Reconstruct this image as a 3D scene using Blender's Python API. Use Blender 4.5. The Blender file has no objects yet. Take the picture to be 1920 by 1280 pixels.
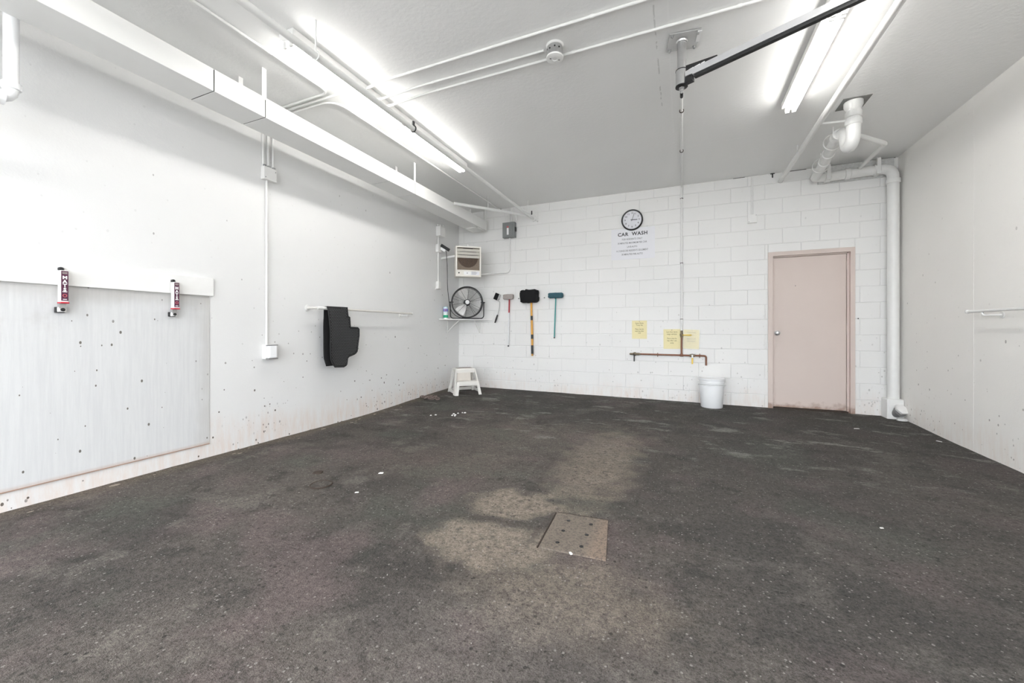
import bpy, bmesh, math, random
from mathutils import Vector, Matrix, noise
random.seed(7)
V = Vector
scene = bpy.context.scene
COL = scene.collection

# ------------------------------------------------------------------ camera
YAW = math.radians(23.07)
S_, C_ = math.sin(YAW), math.cos(YAW)
FPX, HV, EYE = 746.67, 619.0, 1.09           # focal length and horizon in a 1920x1280 frame, eye height
cam_d = bpy.data.cameras.new('camera')
cam = bpy.data.objects.new('camera', cam_d)
COL.objects.link(cam)
cam.location = (0, 0, EYE)
cam.rotation_euler = (math.pi / 2, 0, YAW)
cam_d.sensor_width = 36
cam_d.lens = 36 * FPX / 1920
cam_d.shift_y = (HV - 640) / 1920
cam_d.clip_start = 0.05
scene.camera = cam

# ------------------------------------------------------------------ world, exposure
w = bpy.data.worlds.new('world')
scene.world = w
w.use_nodes = True
w.node_tree.nodes['Background'].inputs[0].default_value = (0.90, 0.945, 1.0, 1)
w.node_tree.nodes['Background'].inputs[1].default_value = 5.8
TUBE = 15.5                                    # strength of the fluorescent tubes
scene.view_settings.view_transform = 'Standard'
scene.view_settings.look = 'None'
scene.view_settings.gamma = 1
scene.view_settings.exposure = 0.68
scene.view_settings.use_curve_mapping = False
scene.cycles.use_denoising = True
scene.cycles.diffuse_bounces = 6
scene.cycles.max_bounces = 10
scene.cycles.caustics_reflective = False
scene.cycles.caustics_refractive = False

# ------------------------------------------------------------------ room numbers
XL, XR, YB, YF, ZC = -3.74, 2.424, 6.30, -1.9, 3.20


def ray(u, v):
    a = (u - 960) / FPX
    return V((-S_ + a * C_, C_ + a * S_, (HV - v) / FPX))


def onY(u, v, y=YB):
    r = ray(u, v); return r * (y / r.y) + V((0, 0, EYE))


def onX(u, v, x=XL):
    r = ray(u, v); return r * (x / r.x) + V((0, 0, EYE))


def onZ(u, v, z=ZC):
    r = ray(u, v); return r * ((z - EYE) / r.z) + V((0, 0, EYE))


def sm(t):
    t = max(0.0, min(1.0, t)); return t * t * (3 - 2 * t)


def fz(x, y):
    """height of the slightly dished floor"""
    t = (x - XL) / (XR - XL)
    z = sm((y - 3.6) / 2.7) * (0.085 * (1 - t) + 0.035 * t)
    z += -0.02 * sm((x - 0.8) / 1.6) * (1 - sm((y - 5.2) / 1.1))
    z += -0.012 * math.exp(-(((x + .5) / .9) ** 2 + ((y - 2.1) / .9) ** 2))
    return z


def onF(u, v):
    z = 0.0
    for _ in range(5):
        p = onZ(u, v, z); z = fz(p.x, p.y)
    return V((p.x, p.y, z))


# ------------------------------------------------------------------ materials
def nt(name):
    m = bpy.data.materials.new(name); m.use_nodes = True
    t = m.node_tree
    return m, t, t.nodes['Principled BSDF']


def plain(name, col, rough=0.5, metal=0.0, var=0.06, scale=14, bump=0.0, spec=0.5, bscale=120):
    m, t, b = nt(name)
    N, L = t.nodes, t.links
    geo = N.new('ShaderNodeNewGeometry')
    nz = N.new('ShaderNodeTexNoise'); nz.inputs['Scale'].default_value = scale; nz.inputs['Detail'].default_value = 4
    L.new(geo.outputs['Position'], nz.inputs['Vector'])
    mx = N.new('ShaderNodeMix'); mx.data_type = 'RGBA'
    mx.inputs[6].default_value = tuple(c * (1 - var) for c in col) + (1,)
    mx.inputs[7].default_value = tuple(min(1, c * (1 + var)) for c in col) + (1,)
    L.new(nz.outputs['Fac'], mx.inputs[0])
    L.new(mx.outputs[2], b.inputs['Base Color'])
    b.inputs['Roughness'].default_value = rough
    b.inputs['Metallic'].default_value = metal
    b.inputs['Specular IOR Level'].default_value = spec
    if bump:
        n2 = N.new('ShaderNodeTexNoise'); n2.inputs['Scale'].default_value = bscale; n2.inputs['Detail'].default_value = 3
        L.new(geo.outputs['Position'], n2.inputs['Vector'])
        bp = N.new('ShaderNodeBump'); bp.inputs['Strength'].default_value = bump; bp.inputs['Distance'].default_value = 0.004
        L.new(n2.outputs['Fac'], bp.inputs['Height']); L.new(bp.outputs[0], b.inputs['Normal'])
    return m


class G:
    """tiny node-graph helper"""
    def __init__(s, t):
        s.t, s.N, s.L = t, t.nodes, t.links
        s.pos = s.N.new('ShaderNodeNewGeometry').outputs['Position']
        s.sep = s.N.new('ShaderNodeSeparateXYZ'); s.L.new(s.pos, s.sep.inputs[0])
        s.x, s.y, s.z = s.sep.outputs

    def put(s, sock, v):
        if isinstance(v, bpy.types.NodeSocket): s.L.new(v, sock)
        else: sock.default_value = v

    def m(s, op, a, b=0.0, c=0.0, clamp=False):
        n = s.N.new('ShaderNodeMath'); n.operation = op; n.use_clamp = clamp
        for i, v in enumerate((a, b, c)): s.put(n.inputs[i], v)
        return n.outputs[0]

    def map(s, v, a, b, c=0.0, d=1.0, smooth=True):
        n = s.N.new('ShaderNodeMapRange'); n.interpolation_type = 'SMOOTHSTEP' if smooth else 'LINEAR'
        s.put(n.inputs[0], v)
        for i, q in zip((1, 2, 3, 4), (a, b, c, d)): s.put(n.inputs[i], q)
        return n.outputs[0]

    def noise(s, scale, detail=4, vec=None, rough=0.55, dist=0.0):
        n = s.N.new('ShaderNodeTexNoise'); n.inputs['Scale'].default_value = scale
        n.inputs['Detail'].default_value = detail; n.inputs['Roughness'].default_value = rough
        n.inputs['Distortion'].default_value = dist
        s.L.new(vec or s.pos, n.inputs['Vector']); return n.outputs['Fac']

    def scaled(s, sx, sy, sz, off=(0, 0, 0)):
        n = s.N.new('ShaderNodeMapping'); n.inputs['Scale'].default_value = (sx, sy, sz)
        n.inputs['Location'].default_value = off
        s.L.new(s.pos, n.inputs[0]); return n.outputs[0]

    def spots(s, vec, scale, radius, keep):
        """round specks: 1 inside a speck, only in a share of the cells"""
        n = s.N.new('ShaderNodeTexVoronoi'); n.inputs['Scale'].default_value = scale
        s.L.new(vec, n.inputs['Vector'])
        sp = s.N.new('ShaderNodeSeparateColor'); s.L.new(n.outputs['Color'], sp.inputs[0])
        r = s.m('MULTIPLY', sp.outputs[1], radius)
        k = s.m('LESS_THAN', sp.outputs[0], keep)
        d = s.m('LESS_THAN', n.outputs['Distance'], r)
        return s.m('MULTIPLY', d, k)

    def mix(s, f, a, b):
        n = s.N.new('ShaderNodeMix'); n.data_type = 'RGBA'
        s.put(n.inputs[0], f)
        for i, v in ((6, a), (7, b)):
            if isinstance(v, bpy.types.NodeSocket): s.L.new(v, n.inputs[i])
            else: n.inputs[i].default_value = tuple(v) + (1,)
        return n.outputs[2]

    def bump(s, h, strength, dist, bsdf):
        n = s.N.new('ShaderNodeBump'); n.inputs['Strength'].default_value = strength; n.inputs['Distance'].default_value = dist
        s.L.new(h, n.inputs['Height']); s.L.new(n.outputs[0], bsdf.inputs['Normal'])


def wall_material(name, col, dirt, splash, plane, peach=(0.62, 0.42, 0.30)):
    """painted concrete; specks of splashed dirt that grow denser to the floor"""
    m, t, b = nt(name); g = G(t)
    base = g.mix(g.noise(0.9, 3), [c * 0.97 for c in col], [min(1, c * 1.02) for c in col])
    base = g.mix(g.map(g.noise(3.0, 5), 0.55, 0.8, 0, 0.25), base, [c * 0.93 for c in col])
    # ochre splash band at the foot
    h = g.m('ADD', g.z, g.m('MULTIPLY', g.noise(2.2, 4), -0.55))
    low = g.map(h, 0.10, -0.25)
    streak = g.noise(1.0, 5, g.scaled(22, 22, 3.5), 0.7)
    f = g.m('MULTIPLY', low, g.map(streak, 0.35, 0.7, 0.15, 1.0))
    base = g.mix(g.m('MULTIPLY', f, dirt), base, peach)
    if plane == 'y':
        v = g.scaled(1, 0.0, 0.62)
        v2 = g.scaled(1, 0.0, 0.8, (3.1, 0, 1.7))
    else:
        v = g.scaled(0.0, 1, 0.62)
        v2 = g.scaled(0.0, 1, 0.8, (0, 3.1, 1.7))
    clus = g.map(g.noise(1.1, 3), 0.28, 0.46)
    hi = g.m('MULTIPLY', g.map(g.z, 2.3, 0.6, 0.45, 1.0), clus)
    s1 = g.m('MULTIPLY', g.spots(v, 9.0, 0.085, 0.8), hi)
    s2 = g.m('MULTIPLY', g.spots(v2, 19.0, 0.17, 0.6), g.m('MULTIPLY', g.map(g.z, 1.6, 0.15, 0.10, 1.0), clus))
    s3 = g.m('MULTIPLY', g.spots(v, 42.0, 0.34, 0.55), g.m('MULTIPLY', g.map(g.z, 0.55, 0.05), g.map(g.noise(1.7, 4), 0.5, 0.62)))
    s = g.m('MAXIMUM', s1, g.m('MAXIMUM', s2, s3))
    base = g.mix(g.m('MULTIPLY', s, splash), base, (0.085, 0.065, 0.05))
    t.links.new(base, b.inputs['Base Color'])
    b.inputs['Roughness'].default_value = 0.48
    b.inputs['Specular IOR Level'].default_value = 0.35
    g.bump(g.m('ADD', g.noise(7, 4), g.m('MULTIPLY', g.noise(90, 3), 0.25)), 0.35, 0.006, b)
    return m


PAINT = (0.78, 0.775, 0.762)
M = {}
M['wall_left'] = wall_material('painted_concrete_left', (0.74, 0.74, 0.735), 0.38, 0.95, 'x')
M['wall_right'] = wall_material('painted_concrete_right', (0.87, 0.855, 0.825), 0.22, 0.6, 'x')
M['wall_block'] = wall_material('painted_block', PAINT, 0.32, 0.35, 'y')
M['mortar'] = plain('painted_mortar', (0.70, 0.695, 0.685), 0.7, var=0.05)


def ceiling_material():
    m, t, b = nt('painted_ceiling'); g = G(t)
    col = (0.84, 0.84, 0.83)
    base = g.mix(g.noise(0.7, 3), [c * 0.96 for c in col], [c * 1.03 for c in col])
    # rough joints between the cast bays
    j1 = g.m('ABSOLUTE', g.m('ADD', g.x, g.m('ADD', 0.08, g.m('MULTIPLY', g.noise(6, 3), 0.006))))
    l1 = g.m('MULTIPLY', g.m('LESS_THAN', j1, 0.006), g.m('LESS_THAN', g.y, 4.6))
    j2 = g.m('ABSOLUTE', g.m('ADD', g.x, g.m('ADD', 0.155, g.m('MULTIPLY', g.noise(3, 5), 0.03))))
    l2 = g.m('MULTIPLY', g.m('LESS_THAN', j2, 0.005), g.m('LESS_THAN', g.y, 4.0))
    l2 = g.m('MULTIPLY', l2, g.map(g.noise(9, 2), 0.45, 0.5))
    j3 = g.m('ABSOLUTE', g.m('ADD', g.y, g.m('ADD', -5.02, g.m('MULTIPLY', g.noise(2, 3), 0.03))))
    l3 = g.m('MULTIPLY', g.m('LESS_THAN', j3, 0.005), g.m('MULTIPLY', g.m('GREATER_THAN', g.x, 0.03), g.m('LESS_THAN', g.x, 0.9)))
    j4 = g.m('ABSOLUTE', g.m('ADD', g.y, g.m('ADD', -3.32, g.m('MULTIPLY', g.noise(2, 3), 0.03))))
    l4 = g.m('MULTIPLY', g.m('LESS_THAN', j4, 0.006), g.m('GREATER_THAN', g.x, 1.2))
    l4 = g.m('MULTIPLY', l4, g.map(g.noise(5, 2), 0.42, 0.5))
    ln = g.m('MAXIMUM', g.m('MAXIMUM', l1, l3), l4)
    base = g.mix(g.m('MULTIPLY', ln, 0.8), base, (0.86, 0.86, 0.85))
    base = g.mix(g.m('MULTIPLY', l2, 0.5), base, (0.42, 0.42, 0.41))
    t.links.new(base, b.inputs['Base Color'])
    b.inputs['Roughness'].default_value = 0.6
    hh = g.m('ADD', g.m('ADD', g.noise(30, 4), g.m('MULTIPLY', g.noise(4, 3), 0.6)), g.m('MULTIPLY', ln, 0.8))
    g.bump(hh, 0.35, 0.006, b)
    return m


M['ceiling'] = ceiling_material()


def floor_material():
    m, t, b = nt('asphalt_floor'); g = G(t)
    wob = g.noise(2.5, 5, rough=0.65)
    wob2 = g.noise(7, 5, rough=0.65)
    big = g.noise(0.9, 5, rough=0.6)
    base = g.mix(g.map(big, 0.35, 0.65), (0.054, 0.048, 0.043), (0.095, 0.083, 0.073))
    base = g.mix(g.map(g.noise(3.4, 6, g.scaled(1, 1, 1, (9, 4, 0)), 0.75), 0.50, 0.64, 0, 0.7), base, (0.034, 0.031, 0.028))
    base = g.mix(g.map(g.noise(2.2, 6, g.scaled(1, 1, 1, (1, 14, 0)), 0.7), 0.53, 0.66, 0, 0.5), base, (0.165, 0.148, 0.130))
    pv = g.noise(1.6, 4, g.scaled(1, 1, 1, (5, 2, 0)))
    base = g.mix(g.map(pv, 0.50, 0.66, 0, 0.6), base, (0.128, 0.098, 0.094))      # purplish oil film
    gv = g.noise(1.3, 4, g.scaled(1, 1, 1, (15, 7, 0)))
    base = g.mix(g.map(gv, 0.52, 0.66, 0, 0.55), base, (0.078, 0.083, 0.068))
    # paler ground by the camera, darker ground at the back and the right
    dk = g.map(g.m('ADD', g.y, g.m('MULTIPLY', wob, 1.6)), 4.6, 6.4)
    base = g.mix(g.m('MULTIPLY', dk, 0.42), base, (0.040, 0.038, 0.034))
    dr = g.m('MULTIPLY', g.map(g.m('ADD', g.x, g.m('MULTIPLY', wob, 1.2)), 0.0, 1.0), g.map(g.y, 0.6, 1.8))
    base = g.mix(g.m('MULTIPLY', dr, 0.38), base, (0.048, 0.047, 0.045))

    def blob(cx, cy, rx, ry, k, rot=0.0, edge=0.55):
        c, s = math.cos(rot), math.sin(rot)
        dx, dy = g.m('ADD', g.x, -cx), g.m('ADD', g.y, -cy)
        px = g.m('ADD', g.m('MULTIPLY', dx, c), g.m('MULTIPLY', dy, s))
        py = g.m('ADD', g.m('MULTIPLY', dx, -s), g.m('MULTIPLY', dy, c))
        q = g.m('ADD', g.m('POWER', g.m('ABSOLUTE', g.m('DIVIDE', px, rx)), 2.0), g.m('POWER', g.m('ABSOLUTE', g.m('DIVIDE', py, ry)), 2.0))
        q = g.m('ADD', q, g.m('MULTIPLY', g.m('ADD', wob2, -0.5), 2.8))
        return g.m('MULTIPLY', g.map(q, 1.15, 1.0 - edge - 0.15, 0.0, k), g.map(g.noise(14, 6, rough=0.75), 0.30, 0.56, 0.35, 1.0))

    sand = (0.215, 0.180, 0.145)
    base = g.mix(blob(-0.62, 3.35, 0.36, 1.15, 0.75, edge=0.8), base, sand)
    base = g.mix(blob(-0.98, 2.32, 0.32, 0.24, 0.95, 0.2, 0.5), base, sand)
    base = g.mix(blob(-0.93, 1.86, 0.36, 0.26, 0.92, 0.1, 0.5), base, sand)
    base = g.mix(blob(-0.48, 1.62, 0.55, 0.36, 0.6, edge=0.9), base, sand)
    base = g.mix(blob(-0.45, 1.05, 0.9, 0.55, 0.40, edge=1.0), base, (0.150, 0.132, 0.122))
    base = g.mix(blob(-1.2, 3.9, 1.1, 0.8, 0.35, 0.3, edge=1.0), base, (0.155, 0.135, 0.115))
    base = g.mix(blob(-1.02, 2.07, 0.42, 0.045, 0.45, 0.12, 0.6), base, (0.07, 0.06, 0.05))
    base = g.mix(blob(-0.72, 2.12, 0.03, 0.28, 0.55, -0.08, 0.6), base, (0.055, 0.045, 0.04))
    base = g.mix(blob(-1.9, 2.8, 0.8, 0.5, 0.3, 0.4, 1.0), base, (0.15, 0.115, 0.10))
    # brown silt along the walls
    el = g.map(g.m('ADD', g.x, g.m('MULTIPLY', wob, 0.35)), XL + 0.42, XL + 0.20)
    base = g.mix(g.m('MULTIPLY', el, 0.6), base, (0.125, 0.10, 0.075))
    eb = g.map(g.m('ADD', g.y, g.m('MULTIPLY', wob, -0.3)), YB - 0.25, YB - 0.12)
    base = g.mix(g.m('MULTIPLY', eb, 0.4), base, (0.06, 0.048, 0.036))
    # pale scuffs far back
    crumb = g.m('MULTIPLY', g.spots(g.scaled(1, 0.6, 0, (7, 3, 0)), 18, 0.34, 0.5), g.map(g.x, XL + 0.30, XL + 0.10))
    base = g.mix(g.m('MULTIPLY', crumb, 0.7), base, (0.42, 0.36, 0.30))
    sc = g.noise(3.2, 6, g.scaled(0.7, 1.6, 1, (3, 9, 0)), 0.7)
    base = g.mix(g.m('MULTIPLY', g.map(sc, 0.54, 0.66, 0, 0.6), g.map(g.y, 3.0, 4.2)), base, (0.24, 0.23, 0.215))
    # aggregate
    fl = g.scaled(1, 1, 0)
    n1 = g.noise(75, 3, fl, 0.8)
    n2 = g.noise(170, 2, fl, 0.8)
    gr = g.m('ADD', g.m('MULTIPLY', n1, 0.6), g.m('MULTIPLY', n2, 0.4))
    n3 = g.noise(28, 5, fl, 0.85)
    gr = g.m('ADD', g.m('MULTIPLY', gr, 0.62), g.m('MULTIPLY', n3, 0.38))
    mul = g.map(gr, 0.36, 0.64, 0.18, 2.0, False)
    vm = g.N.new('ShaderNodeVectorMath'); vm.operation = 'SCALE'
    g.L.new(base, vm.inputs[0]); g.L.new(mul, vm.inputs['Scale'])
    base = vm.outputs[0]
    dark = g.m('MULTIPLY', g.spots(fl, 34, 0.27, 0.5), g.map(g.noise(2.6, 3), 0.38, 0.55))
    base = g.mix(g.m('MULTIPLY', dark, 0.75), base, (0.02, 0.018, 0.016))
    pale = g.spots(g.scaled(1, 1, 0, (2.3, 1.1, 0)), 70, 0.36, 0.22)
    base = g.mix(g.m('MULTIPLY', pale, 0.6), base, (0.34, 0.32, 0.30))
    pale2 = g.spots(g.scaled(1, 1, 0, (4.3, 5.1, 0)), 15, 0.055, 0.35)
    base = g.mix(g.m('MULTIPLY', pale2, 0.9), base, (0.6, 0.58, 0.54))
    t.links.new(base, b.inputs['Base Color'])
    g.put(b.inputs['Roughness'], g.map(big, 0.3, 0.7, 0.72, 0.9))
    b.inputs['Specular IOR Level'].default_value = 0.3
    g.bump(g.m('ADD', n1, g.m('ADD', n2, g.m('ADD', g.m('MULTIPLY', wob2, 1.5), n3))), 0.8, 0.008, b)
    return m


M['floor'] = floor_material()
M['white'] = plain('white_painted_metal', (0.80, 0.795, 0.78), 0.4, var=0.03)
M['duct'] = plain('white_painted_duct', (0.79, 0.79, 0.775), 0.38, var=0.03, scale=4)
M['pipe'] = plain('white_painted_pipe', (0.78, 0.78, 0.765), 0.42, var=0.04, bump=0.15, bscale=60)
M['plastic_white'] = plain('white_plastic', (0.86, 0.87, 0.88), 0.35, var=0.02)
M['riser'] = plain('beige_riser', (0.62, 0.58, 0.53), 0.5)
M['stool'] = plain('ivory_plastic', (0.74, 0.72, 0.68), 0.45, var=0.04)
M['black'] = plain('black_plastic', (0.012, 0.012, 0.013), 0.45, var=0.2)
M['dark'] = plain('dark_gap', (0.03, 0.03, 0.03), 0.8, var=0.2)
M['grey_box'] = plain('grey_enamel', (0.20, 0.21, 0.21), 0.45, var=0.08)
M['steel'] = plain('galvanized_steel', (0.52, 0.52, 0.52), 0.35, 0.85, var=0.12, scale=25)
M['steel_mid'] = plain('dull_steel', (0.30, 0.30, 0.30), 0.42, 0.6, var=0.15)
M['rubber'] = plain('black_rubber', (0.014, 0.014, 0.015), 0.6, var=0.2, bump=0.4, bscale=200)
M['copper'] = plain('old_copper', (0.23, 0.105, 0.065), 0.5, 0.5, var=0.35, scale=40)
M['brass'] = plain('tarnished_brass', (0.20, 0.16, 0.11), 0.45, 0.6, var=0.3, scale=60)
M['yellow'] = plain('yellow_lever', (0.75, 0.50, 0.05), 0.45)
M['paper_y'] = plain('yellow_paper', (0.80, 0.72, 0.42), 0.7, var=0.05, scale=30)
M['paper_w'] = plain('sign_panel', (0.76, 0.76, 0.79), 0.5, var=0.02)
M['ink'] = plain('dark_ink', (0.05, 0.05, 0.055), 0.6)
M['ink_soft'] = plain('faded_ink', (0.19, 0.19, 0.20), 0.7)
M['ink_olive'] = plain('faded_ink_on_yellow', (0.22, 0.19, 0.08), 0.7)
M['clock_face'] = plain('clock_face', (0.74, 0.74, 0.78), 0.4, var=0.02)
M['heater'] = plain('ivory_enamel', (0.76, 0.73, 0.67), 0.4, var=0.05, scale=20)
M['heater_in'] = plain('dusty_tan', (0.36, 0.31, 0.25), 0.7, var=0.25, scale=40)
M['heater_grid'] = plain('rusty_mesh', (0.22, 0.15, 0.11), 0.6, var=0.4, scale=60)
M['heater_dark'] = plain('heater_interior', (0.035, 0.022, 0.016), 0.8, var=0.3)
M['red'] = plain('red_plastic', (0.52, 0.03, 0.05), 0.4)
M['maroon'] = plain('maroon_label', (0.085, 0.018, 0.05), 0.45, var=0.1)
M['letter'] = plain('white_letter', (0.85, 0.85, 0.85), 0.5)
M['pinkish'] = plain('pink_print', (0.55, 0.12, 0.14), 0.5)
M['grey_soft'] = plain('dirty_grey_bristle', (0.36, 0.32, 0.30), 0.9, var=0.3, scale=70, bump=0.6)
M['red_pole'] = plain('red_sleeve', (0.38, 0.02, 0.035), 0.4)
M['edge'] = plain('stained_edge', (0.36, 0.24, 0.18), 0.7, var=0.3)
M['stud'] = plain('worn_rubber_studs', (0.075, 0.075, 0.078), 0.5, var=0.3, scale=60)
M['boom'] = plain('brushed_boom_steel', (0.62, 0.62, 0.63), 0.4, 0.55, var=0.06)
M['rail'] = plain('cream_painted_rail', (0.66, 0.64, 0.60), 0.45)
M['alu'] = plain('pale_aluminium', (0.70, 0.70, 0.71), 0.35, 0.3, var=0.05)
M['orange'] = plain('orange_pole', (0.72, 0.36, 0.06), 0.45, var=0.06)
M['teal'] = plain('teal_pole', (0.02, 0.27, 0.26), 0.4)
M['teal_dark'] = plain('dark_teal_bristle', (0.035, 0.10, 0.125), 0.85, var=0.35, scale=70, bump=0.6)
M['fluff'] = plain('black_fluff', (0.006, 0.006, 0.007), 0.95, var=0.5, scale=90, bump=0.8)
M['fan_blade'] = plain('silver_blade', (0.78, 0.77, 0.76), 0.4, 0.2, var=0.08)
M['blue_print'] = plain('violet_blue_label', (0.22, 0.24, 0.58), 0.4)
M['green_print'] = plain('green_label', (0.01, 0.36, 0.19), 0.4)
M['cyan_print'] = plain('pale_cyan_label', (0.55, 0.75, 0.82), 0.4)
M['brown'] = plain('brown_clump', (0.17, 0.13, 0.115), 0.9, var=0.4, scale=60, bump=0.6)
M['rust'] = plain('rusty_iron', (0.045, 0.030, 0.022), 0.8, var=0.4, scale=50, bump=0.4)
M['scrap'] = plain('white_scrap', (0.75, 0.74, 0.72), 0.7)
M['mastic'] = plain('grey_patch_concrete', (0.60, 0.60, 0.59), 0.8, var=0.25, scale=45, bump=0.9, bscale=50)
M['hole'] = plain('raw_concrete_recess', (0.24, 0.24, 0.23), 0.9, var=0.3, scale=30, bump=0.7)


def sand_plate():
    m, t, b = nt('sandy_iron_plate'); g = G(t)
    base = g.mix(g.noise(9, 5), (0.125, 0.105, 0.085), (0.20, 0.165, 0.135))
    e = g.map(g.x, -0.48, -0.38)
    base = g.mix(g.m('MULTIPLY', e, 0.5), base, (0.27, 0.19, 0.14))
    base = g.mix(g.map(g.noise(80, 4, rough=0.8), 0.48, 0.60, 0, 0.7), base, (0.07, 0.06, 0.05))
    t.links.new(base, b.inputs['Base Color']); b.inputs['Roughness'].default_value = 0.9
    g.bump(g.noise(90, 4), 0.5, 0.004, b)
    return m


M['plate'] = sand_plate()
M['driveway'] = plain('pale_concrete_drive', (0.5, 0.49, 0.47), 0.9)


def door_material():
    m, t, b = nt('beige_painted_door'); g = G(t)
    base = g.mix(g.noise(1.5, 4), (0.59, 0.50, 0.455), (0.655, 0.56, 0.515))
    rust = g.m('MULTIPLY', g.map(g.m('ADD', g.z, g.m('MULTIPLY', g.noise(12, 4), -0.25)), 0.02, -0.10), 0.75)
    base = g.mix(rust, base, (0.23, 0.12, 0.07))
    v = g.scaled(1, 0, 0.7)
    base = g.mix(g.m('MULTIPLY', g.spots(v, 8, 0.05, 0.25), 0.8), base, (0.12, 0.09, 0.08))
    t.links.new(base, b.inputs['Base Color']); b.inputs['Roughness'].default_value = 0.5
    g.bump(g.noise(60, 3), 0.15, 0.003, b)
    return m


M['door'] = door_material()


def panel_material():
    m, t, b = nt('grey_white_sheet'); g = G(t)
    br = g.noise(1.0, 4, g.scaled(1, 60, 3.0), 0.7)
    base = g.mix(g.map(br, 0.3, 0.7), (0.60, 0.605, 0.61), (0.655, 0.66, 0.66))
    # darker and blotchy towards the top, below the clips and the board
    top = g.map(g.m('ADD', g.z, g.m('MULTIPLY', g.noise(5, 4), 0.12)), 1.30, 1.47)
    base = g.mix(g.m('MULTIPLY', top, 0.6), base, (0.36, 0.34, 0.31))
    cl = g.noise(3.0, 5, rough=0.7)
    base = g.mix(g.m('MULTIPLY', g.map(cl, 0.5, 0.7), g.map(g.z, 0.9, 1.35, 0, 0.45)), base, (0.45, 0.43, 0.40))
    ed = g.map(g.m('ADD', g.y, g.m('MULTIPLY', g.noise(6, 4), 0.15)), 2.05, 2.2)
    base = g.mix(g.m('MULTIPLY', ed, 0.35), base, (0.42, 0.40, 0.37))
    bt = g.map(g.z, 0.15, 0.12)
    base = g.mix(g.m('MULTIPLY', bt, 0.4), base, (0.42, 0.26, 0.18))
    v = g.scaled(0, 1, 0.62)
    sp = g.m('MAXIMUM', g.spots(v, 9, 0.05, 0.6), g.m('MULTIPLY', g.spots(v, 24, 0.17, 0.7), g.map(g.noise(1.2, 3), 0.34, 0.48)))
    base = g.mix(g.m('MULTIPLY', sp, 0.9), base, (0.09, 0.075, 0.06))
    t.links.new(base, b.inputs['Base Color']); b.inputs['Roughness'].default_value = 0.45
    return m


M['panel'] = panel_material()


def emit(name, col, strength):
    m, t, b = nt(name)
    b.inputs['Base Color'].default_value = (0.9, 0.9, 0.9, 1)
    b.inputs['Emission Color'].default_value = tuple(col) + (1,)
    b.inputs['Emission Strength'].default_value = strength
    return m


M['tube'] = emit('lit_fluorescent_tube', (1.0, 0.985, 0.955), TUBE)


def clear_plastic():
    m, t, b = nt('clear_film')
    b.inputs['Base Color'].default_value = (0.95, 0.95, 0.95, 1)
    b.inputs['Roughness'].default_value = 0.12
    b.inputs['Alpha'].default_value = 0.13
    return m


M['film'] = clear_plastic()


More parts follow.
